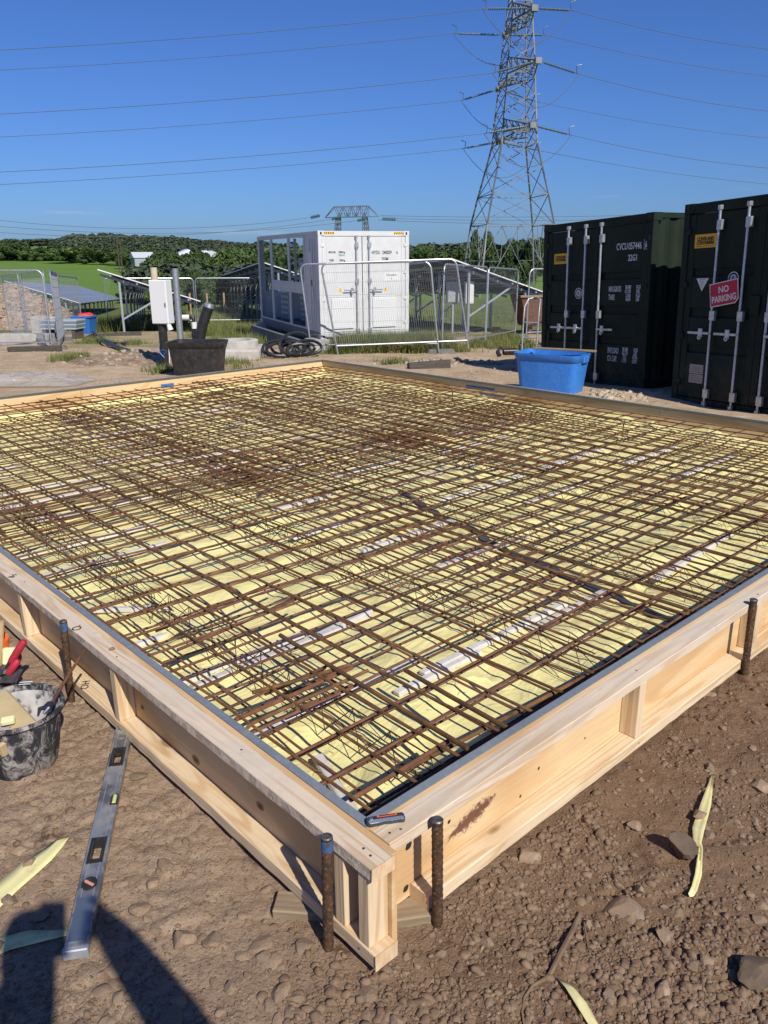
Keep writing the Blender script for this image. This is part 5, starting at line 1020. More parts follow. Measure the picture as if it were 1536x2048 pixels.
def solar(H0, cols, label, slope=-.042, tilt=18.5, zt=None, boxes=()):
    """H0: near high corner; rows run away along ROW, panels fall to the right"""
    H0 = Vector(H0); t = R(tilt); ey = (ROW + Vector((0, 0, slope))).normalized(); ex = ACR * math.cos(t) + Vector((0, 0, -math.sin(t))); ez = ex.cross(ey).normalized()
    # local: x along row, y up-slope
    yv = -ex; zv = ey.cross(yv).normalized(); Mx = Matrix(((ey.x, yv.x, zv.x, H0.x), (ey.y, yv.y, zv.y, H0.y), (ey.z, yv.z, zv.z, H0.z), (0, 0, 0, 1))); e = empty('solar_array', M=Mx, label=label, cat='solar array')
    Wd = 4 * (PW_ + .02)
    for c_ in range(cols):
        for r_ in range(4):
            o = link('solar_panel', pv_me, None, e); o.location = (c_ * (PL_ + .02), -r_ * (PW_ + .02), 0)
            if r_ < 4: f_ = link('panel_frame', fr_me, None, o)
    Lr = cols * (PL_ + .02)
    for y_ in (-.45, -1.35, -2.25, -3.15): MB().box(.05, Lr - .05, y_ - .03, y_ + .03, -.115, -.037).build('purlin', M['galv_dull'], e)
    inv = Mx.inverted(); np_ = max(2, int(Lr / 3.0))
    for k in range(np_ + 1):
        x_ = .25 + (Lr - .5) * k / np_; P_ = []
        for y_ in (-.75, -2.85):
            T_ = Mx @ Vector((x_, y_, -.2)); Bz = g(T_.x, T_.y) - .1; B_ = Vector((T_.x, T_.y, Bz)); MB().bar(inv @ B_, inv @ T_, .10, .07).build('post', M['galv'] if k < 2 else M['galv_dull'], e); P_.append((B_, T_))
        MB().bar((x_, -.1, -.16), (x_, -Wd + .1, -.16), .08, .09, (1, 0, 0)).build('rafter', M['galv_dull'], e); lo = P_[0][0].lerp(P_[0][1], .32); hi = Mx @ Vector((x_, -2.3, -.2)); MB().bar(inv @ lo, inv @ hi, .06).build('brace', M['galv'] if k < 2 else M['galv_dull'], e)
    return e
solar(at_y(8, 561, 40), 20, 'grey solar array seen from its face beyond the spoil heap at far left')
solar(at_y(195, 538, 28.5), 14, 'solar array seen end on behind the white cabinet')
solar(at_y(524, 523, 33), 26, 'dark underside of the solar array left of the white container')
solar(at_y(905, 517, 26.5), 18, 'solar array with white edge right of the white container')
def wallbox(px, py, y, sx, sz, label, m='white_plastic'):
    p = at_y(px, py, y); e = empty('inverter_box', p, R(8), label=label, cat='inverter'); MB().box(-sx / 2, sx / 2, -.12, .12, -sz / 2, sz / 2).build('casing', M[m], e, bevel=.015); MB().box(-sx / 2 + .04, sx / 2 - .04, -.126, -.121, -sz / 2 + .04, sz / 2 - .04).build('lid', M[m], e); MB().box(-.03, .03, -.05, .05, g(p.x, p.y) - p.z, -sz / 2).build('stand_post', M['galv_dull'], e)
wallbox(938, 585, 27.3, .28, .72, 'lit white inverter box on the post of the right solar array'); wallbox(906, 584, 27.6, .42, .68, 'shaded grey inverter box beside the lit white one', 'galv_dull')  # second box: dull grey casing stands in for shade on white plastic

# ------------------------------------------------------------------ service cabinet, poles and pipes on the left
pc = gn(327, 735); cb = empty('service_cabinet', (pc.x, pc.y, pc.z), R(-14), label='white service cabinet on a dark post behind the black tub', cat='cabinet'); dc = pc.y / FPX
tz = at_y(300, 560, pc.y).z - pc.z; bz_ = at_y(320, 648, pc.y).z - pc.z; cx_ = at_y(318, 600, pc.y).x - pc.x; w_ = 36 * dc
MB().box(cx_ - w_ / 2, cx_ + w_ / 2, -.02, .22, bz_, tz).build('casing', M['white_plastic'], cb, bevel=.012); d_ = MB().box(cx_ - w_ / 2 + .012, cx_ + w_ / 2 - .012, -.032, -.021, bz_ + .012, tz - .012).build('door', M['white_plastic'], cb, bevel=.004); MB().box(cx_ + w_ / 2 - .05, cx_ + w_ / 2 - .03, -.040, -.033, bz_ + .32, bz_ + .40).build('latch', M['black_plastic'], d_)
MB().tube([(0, .1, -.2), (0, .1, bz_ + .1)], .085, 14).build('post', M['black_hose'], cb, smooth=True)
for k in range(5): a_ = k * 1.2; MB().tube([(.08 * math.cos(a_), .1 + .08 * math.sin(a_), .02), (.085 * math.cos(a_ + .4), .1 + .085 * math.sin(a_ + .4), .4), (.03 * math.cos(a_), .1, .62), (.02 * k - .03, .1, bz_ + .02)], .014, 6).build('cable', M['black_hose'] if k else M['white_plastic'], cb, smooth=True)
MB().tube([(-.09, .0, .30), (.02, -.0, .36), (.09, .02, .33), (.0, .0, .22), (-.08, .0, .34), (.04, 0, .20)], .006, 5).build('rope', M['blue_tub'], cb)
pp = gn(362, 690); tp = at_y(350, 537, pp.y); o = MB().tube([(0, 0, -.2), (tp.x - pp.x, 0, tp.z - pp.z)], 6.2 * pp.y / FPX * 1.0, 16).build('steel_pole', M['galv'], smooth=True); o.location = pp; tag(o, 'tall galvanised steel pole standing beside the white cabinet', 'pole')
pb = gp(318, 655); tp = at_y(317, 535, pb.y); o = MB().tube([(0, 0, -.2), (0, 0, tp.z - pb.z)], 6.5 * pb.y / FPX, 12).build('beige_post', M['beige_post'], smooth=True); o.location = pb; tag(o, 'beige round post behind the white cabinet', 'post')
# pipe with white fittings
yv = pp.y + .25; A_ = [at_y(*q_, yv) for q_ in ((325, 636), (398, 636), (388, 690))]
e = empty('pipe_run', (A_[2].x, yv, gz(A_[2].x, yv)), label='black pipe with white push fit elbows passing behind the steel pole', cat='pipe'); rel = lambda p: p - Vector((A_[2].x, yv, gz(A_[2].x, yv)))
el = at_y(386, 634, yv); MB().tube([rel(A_[0]), rel(at_y(380, 634, yv)), rel(el), rel(at_y(387, 645, yv)), rel(at_y(389, 700, yv))], .055, 10).build('pipe', M['black_hose'], e, smooth=True)
for a_, b_ in (((347, 635), (357, 635)), ((363, 635), (379, 635)), ((388, 644), (389, 657))): MB().tube([rel(at_y(*a_, yv)), rel(at_y(*b_, yv))], .078, 12).build('white_fitting', M['white_plastic'], e, smooth=True)
o = MB().tube([at_y(337, 648, yv - .1), at_y(341, 660, yv - .1)], [.06, .085], 12).build('white_socket', M['white_plastic'], smooth=True); tag(o, 'white pipe socket hanging under the white cabinet', 'pipe fitting')
pq = gn(396, 690); e = empty('duct_stub', pq, label='thick black duct stub with silver taped end leaning up beside the tub', cat='duct'); t1_ = at_y(418, 612, pq.y) - pq; MB().tube([(0, 0, -.1), t1_ * .5 + Vector((-.03, 0, 0)), t1_], 10 * pq.y / FPX, 14).build('duct', M['black_hose'], e, smooth=True); MB().tube([t1_ * .97, t1_ * 1.06], [10.5 * pq.y / FPX, 9 * pq.y / FPX], 12).build('silver_tape', M['galv'], e)
pm = gp(472, 715); e = empty('manhole_ring', pm, label='pale concrete manhole ring in the soil left of the white container', cat='manhole'); rm = 45 * pm.y / FPX; MB().box(-rm * 1.15, rm * 1.15, -rm * .8, rm * 1.6, -.3, .22).build('base_slab', M['concrete'], e, bevel=.05); MB().lathe([(rm * .95, .22), (rm * .95, .36), (rm * .9, .38), (rm * .62, .38), (rm * .60, .26)], 28, Matrix.Translation((0, rm * .4, 0))).build('cover_ring', M['concrete'], e, smooth=True); MB().lathe([(rm * .6, .30), (.001, .30)], 28, Matrix.Translation((0, rm * .4, 0))).build('cover', M['plain_grey'], e)
# black tub and blue tub
def tub(M4, L_, W_, H_, m, name, label, flare=.07, lip=.05):
    e = empty(name, M=M4, label=label, cat='tub'); mb = MB()
    def ringr(l, w_, z, r_=.10):
        out = []
        for (sx, sy, a0) in ((1, 1, 0), (-1, 1, 90), (-1, -1, 180), (1, -1, 270)):
            for k in range(4): a = R(a0 + k * 30); out.append((sx * (l / 2 - r_) + r_ * math.cos(a), sy * (w_ / 2 - r_) + r_ * math.sin(a), z))
        return out
    rings = [ringr(L_ - 2 * flare, W_ - 2 * flare, 0), ringr(L_ - 2 * flare, W_ - 2 * flare, .02), ringr(L_ - .4 * flare, W_ - .4 * flare, H_ - .10), ringr(L_ - .2 * flare, W_ - .2 * flare, H_ - .10), ringr(L_, W_, H_ - .095), ringr(L_ + lip, W_ + lip, H_ - .01), ringr(L_ + lip, W_ + lip, H_), ringr(L_ - .01, W_ - .01, H_ - .004), ringr(L_ - 2 * flare - .02, W_ - 2 * flare - .02, .03)]
    n = 16; fs = [tuple(range(n - 1, -1, -1))]
    for i in range(len(rings) - 1): fs += [(i * n + k, i * n + (k + 1) % n, (i + 1) * n + (k + 1) % n, (i + 1) * n + k) for k in range(n)]
    fs.append(tuple((len(rings) - 1) * n + k for k in range(n))); mb.add([v for r_ in rings for v in r_], fs).build('shell', m, e, smooth=True)
    for s in (-1, 1): MB().box(s * (L_ / 2 + lip * .2) - .02, s * (L_ / 2 + lip * .2) + .02, -.10, .10, H_ - .12, H_ - .03).build('handle', m, e, bevel=.008)
    return e
ta_, tb_ = gn(345, 752), gn(444, 750); cm = (ta_ + tb_) / 2; ht = at_y(395, 684, cm.y).z - cm.z; tub(Matrix.Translation((cm.x, cm.y + .2, cm.z - .02)) @ Matrix.Rotation(R(-6), 4, 'Z'), (tb_ - ta_).length * 1.10, .62, ht + .02, M['black_plastic'], 'black_tub', 'black plastic tub standing on the soil beyond the far left board')
ba, bb = gn(1108, 796), gn(1168, 792); q0 = gn(1045, 778)
cm = gn(1108, 790); ht = at_y(1110, 714, cm.y).z - cm.z; bt = Matrix.Translation((cm.x + .02, cm.y + .32, cm.z - .02)) @ Matrix.Rotation(R(-33), 4, 'Z'); tub(bt, .95, .60, ht + .05, M['blue_tub'], 'blue_tub', 'bright blue plastic tub in front of the green container doors', .055)
o = MB().box(-.46, .46, -.05, .05, 0, .024).build('loose_plank', M['old_wood'], bevel=.004); o.matrix_world = bt @ Matrix.Translation((.10, .18, ht + .062)) @ Matrix.Rotation(R(2), 4, 'Z'); tag(o, 'weathered plank lying across the blue tub', 'plank')
# things on the ground behind
def sleeper(px, py, L_, s, rz, label): p = gn(px, py); o = MB().box(-L_ / 2, L_ / 2, -s / 2, s / 2, 0, s).build('timber_sleeper', M['dark_sleeper'], bevel=.01); o.location = (p.x, p.y, p.z - .03); o.rotation_euler = (0, R(-2), rz); tag(o, label, 'timber')
sleeper(858, 738, .82, .16, R(14), 'dark timber beam on the stones beyond the far right board'); sleeper(235, 672, 1.6, .14, R(6), 'dark timber beam under the fence left of the cabinet'); sleeper(70, 702, 1.5, .16, R(-12), 'grey timber beam behind the left fence panel')
def hose(name, pts, r_, label, m='black_hose', n=8):
    P_ = [Vector(p) for p in pts]; out = []
    for i in range(len(P_) - 1):
        p0, p1, p2, p3 = P_[max(i - 1, 0)], P_[i], P_[i + 1], P_[min(i + 2, len(P_) - 1)]
        for k in range(5): t = k / 5; out.append(.5 * ((2 * p1) + (p2 - p0) * t + (2 * p0 - 5 * p1 + 4 * p2 - p3) * t * t + (3 * p1 - p0 - 3 * p2 + p3) * t ** 3))
    out.append(P_[-1]); o = MB().tube(out, r_, n).build(name, M[m], smooth=True, fix=False); return tag(o, label, 'cable' if 'cable' in name else 'hose')
rh = random.Random(12)
for k in range(9):
    c_ = gn(545 + k * 8.5, 716); Rr = rh.uniform(.20, .36); yy = c_.y + rh.uniform(-.1, .45); zb = gz(c_.x, yy) + .06; ph_ = rh.uniform(0, 6.28); tilt_ = rh.uniform(.5, 1.1); yaw = rh.uniform(-.9, .9); pts = []
    for j in range(15):
        a_ = ph_ + j * .42 * (1 if k % 2 else .9); u_, v_ = Rr * math.cos(a_) * 1.25, Rr * (1 + math.sin(a_)) * .75; pts.append((c_.x + u_ * math.cos(yaw), yy + u_ * math.sin(yaw) + v_ * math.cos(tilt_), zb + v_ * math.sin(tilt_)))
    hose('hose_coil', pts, .034, ('loop of thick black hose piled by the white container corner, %s from the left' % ('first', 'second', 'third', 'fourth', 'fifth', 'sixth', 'seventh', 'eighth', 'ninth')[k]))
for k, pl_ in enumerate(([(180, 673), (205, 690), (232, 700), (262, 706), (292, 716), (318, 728)], [(186, 670), (215, 688), (245, 692), (254, 694)], [(195, 676), (222, 694), (250, 706), (256, 712)], [(168, 680), (190, 674), (210, 684), (240, 702)])):
    hose('loose_cable', [gn(*q_) + Vector((0, 0, .05 + .06 * math.sin(i * 1.3 + k) ** 2)) for i, q_ in enumerate(pl_)], .035, ('longest black cable on the sandy bank running to the cabinet post', 'short black cable on the sandy bank, upper one', 'black cable on the sandy bank, lower one', 'black cable lying along the top of the sandy bank')[k])
hose('ground_hose', [gn(*q_) + Vector((0, 0, .04)) for q_ in ((1000, 712), (998, 700), (1018, 692), (1045, 690), (1060, 688))], .03, 'black hose curled on the soil left of the blue tub')
p_ = gn(1020, 708); o = MB().tube([(-.16, 0, .08), (.16, .05, .08)], .075, 14).build('pipe_offcut', M['black_hose'], smooth=True); o.location = p_; tag(o, 'short black pipe offcut on the soil beside the blue tub', 'pipe')
# rusty skip and sack truck
ps = gp(1060, 672); e = empty('rusty_skip', (ps.x + .75, ps.y + 1.6, ps.z - .05), R(8), label='rusty brown skip behind the fence beside the first green container', cat='skip')
MB().add([(-.75, -.5, .25), (.75, -.5, .25), (.75, .5, .25), (-.75, .5, .25), (-1.05, -.65, 1.25), (1.05, -.65, 1.25), (1.05, .65, 1.25), (-1.05, .65, 1.25), (-.98, -.6, 1.25), (.98, -.6, 1.25), (.98, .6, 1.25), (-.98, .6, 1.25), (-.7, -.45, .3), (.7, -.45, .3), (.7, .45, .3), (-.7, .45, .3)], [(3, 2, 1, 0), (0, 1, 5, 4), (1, 2, 6, 5), (2, 3, 7, 6), (3, 0, 4, 7), (4, 5, 9, 8), (5, 6, 10, 9), (6, 7, 11, 10), (7, 4, 8, 11), (8, 9, 13, 12), (9, 10, 14, 13), (10, 11, 15, 14), (11, 8, 12, 15), (12, 13, 14, 15)]).build('skip_body', M['rust_panel'], e)
MB().box(-1.08, 1.08, -.70, -.62, 1.2, 1.27).build('rim', M['old_wood'], e)
for s in (-.6, .6): MB().box(s - .06, s + .06, -.4, .4, -.1, .25).build('skid', M['rust_panel'], e)
pt = gn(1058, 706); e = empty('sack_truck', pt, R(-30), label='grey sack truck standing beside the first green container', cat='sack truck')
for s in (-.18, .18): MB().tube([(s, 0, .06), (s, .02, .75), (s, .06, 1.05), (s * .8, .2, 1.22), (s * .3, .26, 1.24)], .019, 8).build('side_tube', M['galv_dull'], e, smooth=True)
for z in (.35, .7): MB().tube([(-.18, .01, z), (.18, .01, z)], .014, 8).build('cross_tube', M['galv_dull'], e)
MB().box(-.22, .22, -.24, .02, .02, .032).build('toe_plate', M['galv_dull'], e)
for s in (-.22, .22):
    w_ = MB().lathe([(.06, -.03), (.11, -.03), (.125, 0), (.11, .03), (.06, .03)], 18, Matrix.Translation((s, .10, .125)) @ Matrix.Rotation(R(90), 4, 'Y')).build('wheel', M['black_plastic'], e, smooth=True); MB().lathe([(.06, -.02), (.06, .02), (.001, .022)], 12, Matrix.Translation((s, .10, .125)) @ Matrix.Rotation(R(90), 4, 'Y')).build('hub', M['galv_dull'], w_)
p_ = gp(992, 662); o = MB().box(-.16, .16, -.08, .08, 0, .14).build('yellow_box', M['sticker_yellow'], bevel=.02); o.location = p_; tag(o, 'small yellow box on the grass by the far fence foot', 'box')
# spoil heap with its stones
def heap(px, py, rx, ry, h, label, seed, nst, mk='mound', name='spoil_heap'):
    c_ = gp(px, py); n = 46; xs_ = np.linspace(-1.15, 1.15, n); A_, B_ = np.meshgrid(xs_, xs_); rr_ = np.hypot(A_, B_) * (.85 + .3 * fbm(A_ * 1.5 + seed, B_ * 1.5, 3, seed)); hh = np.clip(1 - rr_ ** 1.3, 0, 1) * h * (.75 + .5 * fbm(A_ * 3 + seed, B_ * 3, 4, seed + 3)) + .12 * h * (fbm(A_ * 9, B_ * 9, 3, seed + 5) - .5) * (rr_ < 1)
    X_ = c_.x + A_ * rx; Y_ = c_.y + B_ * ry; Z_ = G(X_, Y_) + hh - .12; f1, _, iv = worley(A_ * 14, B_ * 14, 4); Z_ = Z_ + (rr_ < 1) * .07 * np.clip(1 - f1 * 1.4, 0, 1) * iv
    ii_ = (np.arange(n - 1)[:, None] * n + np.arange(n - 1)[None, :]).ravel(); e = link(name, npmesh(name, np.stack([X_.ravel(), Y_.ravel(), Z_.ravel()], 1), np.stack([ii_, ii_ + 1, ii_ + n + 1, ii_ + n], 1), M[mk])); tag(e, label, 'heap')
    r_ = np.random.default_rng(seed); Vs_, Fs_, n0_ = [], [], 0
    for _ in range(nst):
        i, j = r_.integers(2, n - 2), r_.integers(2, n - 2)
        if rr_[i, j] > .97: continue
        s = r_.uniform(.03, .10); Vb, Fb = base[r_.integers(8)]; Vs_.append(Vb * s * np.array([1, 1, 1.3]) + np.array([X_[i, j] + r_.uniform(-.08, .08), Y_[i, j] + r_.uniform(-.08, .08), Z_[i, j] + s * .3])); Fs_.append(Fb + n0_); n0_ += len(Vb)
    s_ = link('heap_stones', npmesh('heap_stones', np.concatenate(Vs_), np.concatenate(Fs_), M['rubble']), None, e); s_['kind'] = 'stuff'
heap(25, 655, 3.1, 2.4, 2.1, 'brown spoil heap full of stones behind the left fence', 3, 1600)
heap(285, 722, 2.0, 1.6, .34, 'low sandy bank of soil beyond the far left board', 8, 160, 'ground' if False else 'mound')
heap(905, 728, 1.9, .9, .16, 'strip of pale rubble beyond the far right board', 14, 420)
heap(1235, 792, 1.0, .6, .12, 'pale rubble along the foot of the first green container', 17, 200)
# concrete blocks, sheets, bin, polythene
for k, (px, py, sx, sz, lab) in enumerate(((78, 652, .62, .62, 'grey concrete block behind the left fence, left of the stacked two'), (110, 652, .55, .34, 'lower grey concrete block behind the metal sheets'), (108, 640, .5, .26, 'upper grey concrete block behind the metal sheets'), (40, 690, 1.6, .30, 'long low concrete block behind the left fence'))):
    p_ = gp(px, 668 if k < 3 else py); block(p_.x, p_.y + .4, p_.z - .02 + (.34 if k == 2 else 0), sx, .5, sz, lab, R(-8))
ps = gp(128, 676); e = empty('sheet_stack', (ps.x, ps.y, ps.z), R(-6), label='stack of pale metal sheets on timber bearers by the fence', cat='metal sheets')
for s in (-.5, .5): MB().box(s - .06, s + .06, -.3, .3, 0, .30).build('bearer', M['dark_sleeper'], e)
for k in range(5): MB().box(-.62 + .01 * k, .62 + .01 * k, -.34, .34, .301 + k * .062, .355 + k * .062).build('sheet', M['galv'] if k % 2 else mat('pale blue sheet', (.42, .50, .58), rough=.5, metal=.3), e, bevel=.006)
pb = gp(172, 668); e = empty('blue_bin', (pb.x, pb.y, pb.z - .10), R(-5), label='blue bin topped with a red bag beyond the left fence', cat='bin'); MB().add([(-.26, -.26, 0), (.26, -.26, 0), (.26, .26, 0), (-.26, .26, 0), (-.33, -.33, .72), (.33, -.33, .72), (.33, .33, .72), (-.33, .33, .72)], [(3, 2, 1, 0), (4, 5, 6, 7), (0, 1, 5, 4), (1, 2, 6, 5), (2, 3, 7, 6), (3, 0, 4, 7)]).build('bin_body', M['blue_skip'], e, bevel=.02); MB().box(-.36, .36, -.36, .36, .68, .74).build('rim', M['blue_skip'], e, bevel=.01)
o = link('red_bag', stone_mesh('red_bag', .32, .30, .12, M['red_bag'], 3, 77, .4)); o.location = (pb.x, pb.y, pb.z + .66); tag(o, 'crumpled red bag on top of the blue bin', 'bag')
n = 40; A_, B_ = np.meshgrid(np.linspace(-1, 1, n), np.linspace(-1, 1, n)); pq = gp(45, 772); hh = (1 - np.maximum(np.abs(A_), np.abs(B_)) ** 3) * (.10 + .5 * (1 - np.abs(2 * fbm(A_ * 2.2 + 4, B_ * 2.2, 4, 81) - 1)) ** 2) ; X_ = pq.x + A_ * (.85 + .2 * fbm(A_, B_, 2, 83)); Y_ = pq.y + .3 + B_ * .5; Z_ = G(X_, Y_) + .02 + hh * .30
ii_ = (np.arange(n - 1)[:, None] * n + np.arange(n - 1)[None, :]).ravel(); me = npmesh('polythene_sheet', np.stack([X_.ravel(), Y_.ravel(), Z_.ravel()], 1), np.stack([ii_, ii_ + 1, ii_ + n + 1, ii_ + n], 1), M['poly']); me.polygons.foreach_set('use_smooth', np.ones(len(ii_), bool)); tag(link('polythene_sheet', me), 'crumpled clear polythene sheet beyond the far left board', 'plastic sheet')
p_ = gp(62, 652); 
# loose gravel over the working area behind the slab
Vs, Fs, n0 = [], [], 0; rr = np.random.default_rng(15); made = 0
while made < 5200:
    y = 8 + 16 * rr.random() ** 1.6; x = rr.uniform(-.62, .40) * y
    if infoot(x, y, .12) or fbm(np.array([x * .9]), np.array([y * .9]), 3, 90)[0] < .40: continue
    s = rr.uniform(.010, .030) * (1.8 if rr.random() < .08 else 1); Vb, Fb = base[rr.integers(8)]; Vs.append(Vb * s + np.array([x, y, gz(x, y) + s * .2])); Fs.append(Fb + n0); n0 += len(Vb); made += 1
tag(link('loose_gravel', npmesh('loose_gravel', np.concatenate(Vs), np.concatenate(Fs), M['rubble'])), 'pale loose gravel strewn on the sandy soil behind the slab', 'gravel', kind='stuff')
# far wooden fence posts
for k, (px, y_) in enumerate(((380, 48), (414, 49), (448, 50), (345, 47), (310, 46))):
    p_ = at_y(px, 600, y_); z_ = g(p_.x, y_); o = MB().tube([(0, 0, -.2), (0, 0, 1.35)], .06, 8).build('fence_post', M['post_wood'], smooth=True); o.location = (p_.x, y_, z_); tag(o, 'wooden stock fence post beyond the solar arrays, %s from the left' % ('third', 'fourth', 'fifth', 'second', 'first')[k], 'fence post')
# ------------------------------------------------------------------ pylons and lines
def lattice_tower(name, C0, rot, levels, label, arms=(), aw=None, lw=.17, bw_=.075):
    e = empty(name, C0, rot, label=label, cat='pylon'); cs = ((1, 1), (-1, 1), (-1, -1), (1, -1)); pt = lambda k, i: Vector((cs[k][0] * levels[i][1] / 2, cs[k][1] * levels[i][1] / 2, levels[i][0]))
    for k in range(4):
        mb = MB()
        for i in range(len(levels) - 1): mb.bar(pt(k, i), pt(k, i + 1), lw if levels[i][0] < 20 else lw * .75)
        mb.build('leg', M['pylon'], e)
        mb = MB(); k2 = (k + 1) % 4
        for i in range(len(levels) - 1):
            a, b, c_, d_ = pt(k, i), pt(k2, i), pt(k, i + 1), pt(k2, i + 1); big = levels[i + 1][0] - levels[i][0] > 5.5
            if big and i == 0:
                m_ = (c_ + d_) / 2; mb.bar(a, m_, bw_); mb.bar(b, m_, bw_); mb.bar(a.lerp(c_, .5), a.lerp(m_, .5), bw_ * .7); mb.bar(b.lerp(d_, .5), b.lerp(m_, .5), bw_ * .7); mb.bar(a.lerp(m_, .5), c_.lerp(m_, .5), bw_ * .7); mb.bar(b.lerp(m_, .5), d_.lerp(m_, .5), bw_ * .7); mb.bar(c_, a.lerp(m_, .5), bw_ * .7); mb.bar(d_, b.lerp(m_, .5), bw_ * .7)
            else:
                mb.bar(a, d_, bw_); mb.bar(b, c_, bw_)
                if big: m_ = (a + d_) / 2; mb.bar(a.lerp(c_, .5), a.lerp(d_, .25), bw_ * .6); mb.bar(b.lerp(d_, .5), b.lerp(c_, .25), bw_ * .6); mb.bar(a.lerp(c_, .5), c_.lerp(b, .25), bw_ * .6); mb.bar(b.lerp(d_, .5), d_.lerp(a, .25), bw_ * .6)
            if levels[i + 1][2]: mb.bar(c_, d_, bw_ * 1.2)
        mb.build('face_bracing', M['pylon'], e)['kind'] = 'stuff'
    return e
pc = at_y(1022, 451, 105); PZ = g(pc.x, pc.y); PC = Vector((pc.x, pc.y, PZ))
ADIR = Vector((.137, -.99, 0)).normalized(); WDIR = Vector((ADIR.y * -1, ADIR.x, 0)); hz_ = lambda py: at_y(1030, py, 105).z - PZ
lv_ = [(0, 10.2, 0), (hz_(451), 8.3, 1), (hz_(392), 6.9, 1), (hz_(338), 5.5, 0), (hz_(290), 4.35, 1), (hz_(258), 4.05, 1)]
for py, w_, h_ in ((225, 3.85, 0), (192, 3.6, 0), (160, 3.4, 1), (128, 3.2, 1), (98, 2.95, 0), (68, 2.65, 0), (40, 2.4, 1), (6, 2.1, 1)): lv_.append((hz_(py), w_, h_))
zt = lv_[-1][0]; lv_ += [(zt + 4, 1.6, 1), (zt + 8, .9, 1), (zt + 12, .15, 0)]
tw_ = lattice_tower('pylon', PC, math.atan2(ADIR.y, ADIR.x), lv_, 'tall steel lattice pylon rising out of the top of the picture')
# crossarms along local x
def crossarm(parent, z0, z1, reach, wid, name='crossarm'):
    for s in (-1, 1):
        mb = MB(); tip = Vector((s * reach, 0, z0 + .15)); b_ = [Vector((s * wid / 2, q_ * wid / 2, z0)) for q_ in (-1, 1)]; t_ = [Vector((s * wid / 2, q_ * wid / 2, z1)) for q_ in (-1, 1)]
        for p in b_ + t_: mb.bar(p, tip, .13)
        for f_ in (.2, .4, .6, .8):
            for q_ in (0, 1): mb.bar(b_[q_].lerp(tip, f_), t_[q_].lerp(tip, f_ - .1), .07); mb.bar(b_[q_].lerp(tip, f_), t_[q_].lerp(tip, f_ - .2), .07)
            mb.bar(b_[0].lerp(tip, f_), b_[1].lerp(tip, f_), .07); mb.bar(b_[0].lerp(tip, f_), b_[1].lerp(tip, f_ - .2), .07); mb.bar(t_[0].lerp(tip, f_), t_[1].lerp(tip, f_ - .2), .06)
        o = mb.build(name, M['pylon'], parent); MB().box(tip.x - .25, tip.x + .25, -.35, .35, tip.z - .35, tip.z + .25).build('arm_plate', M['pylon'], o)
AR = {'low': (hz_(270), hz_(244), 6.9), 'mid': (hz_(154), hz_(122), 7.8), 'top': (hz_(47), hz_(12), 5.6)}
wid_ = {'low': 4.2, 'mid': 3.3, 'top': 2.3}
for k, (a, b, r_) in AR.items(): crossarm(tw_, a, b, r_, wid_[k])
def line_pt(P, D, px, py):
    n = Vector((-D.y, D.x, 0)); d = ray(px, py); return CC + d * ((P - CC).dot(n) / d.dot(n))
def conductor(P, D, ins, edge, label, ext=1.7):
    """P arm tip, D horizontal direction; ins, edge: where the insulator ends and where the line leaves the picture"""
    q1 = line_pt(P, D, *ins); q2 = line_pt(P, D, *edge); d12 = q2 - q1; Mi = tw_.matrix_world.inverted()
    wp = lambda t: q1 + d12 * t + Vector((0, 0, -1.6 * t * (1 - t)))
    o = MB().tube([wp(ext * k / 40) for k in range(41)], .028, 4, False).build('power_line', M['wire'], fix=False); tag(o, label, 'power line')
    f = lambda s: P.lerp(q1, s); mb = MB(); nd = 22
    for k in range(nd): mb.tube([Mi @ f(.15 + .75 * k / nd), Mi @ f(.15 + .75 * (k + .45) / nd)], .13, 8)
    mb.tube([Mi @ P, Mi @ q1], .04, 5); st = mb.build('insulator_string', M['insulator'], tw_, fix=False); s1 = (q1 - P).length; dn_ = (q1 - P).normalized()
    e_ = f(.95); MB().tube([Mi @ (e_ + Vector((0, 0, -.1))), Mi @ (e_ - dn_ * .1 + Vector((0, 0, .7))), Mi @ (e_ + dn_ * .5 + Vector((0, 0, 1.0)))], .05, 5).build('arcing_horn', M['insulator'], st)
    return q1
ends = {}
NM = {'low': 'lowest', 'mid': 'middle', 'top': 'topmost'}
spec = {('top', 1, -1): ((965, 18), (0, 100)), ('top', -1, -1): ((906, 67), (0, 140)), ('mid', 1, -1): ((985, 146), (0, 228)), ('mid', -1, -1): ((922, 201), (0, 274)), ('low', 1, -1): ((968, 267), (0, 344)), ('low', -1, -1): ((926, 297), (0, 369)),
        ('top', 1, 1): ((1146, 21), (1536, 98)), ('top', -1, 1): ((1092, 70), (1536, 152)), ('mid', 1, 1): ((1158, 148), (1536, 222)), ('mid', -1, 1): ((1076, 204), (1536, 276)), ('low', 1, 1): ((1143, 270), (1536, 336)), ('low', -1, 1): ((1078, 301), (1536, 368))}
for (lv, arm, side), (ins, edge) in spec.items():
    P = tw_.matrix_world @ Vector((arm * AR[lv][2], 0, AR[lv][0] + .1)) if False else Matrix.Translation(PC) @ Matrix.Rotation(math.atan2(ADIR.y, ADIR.x), 4, 'Z') @ Vector((arm * AR[lv][2], 0, AR[lv][0] + .1)); D = WDIR * side
    if D.x * side < 0: D = -D
    bpy.context.view_layer.update()
    ends[(lv, arm, side)] = (conductor(P, D, ins, edge, f'{NM[lv]} conductor on the {"near" if arm > 0 else "far"} arm running {"left" if side < 0 else "right"} from the tall pylon'), P)
Mi = tw_.matrix_world.inverted()
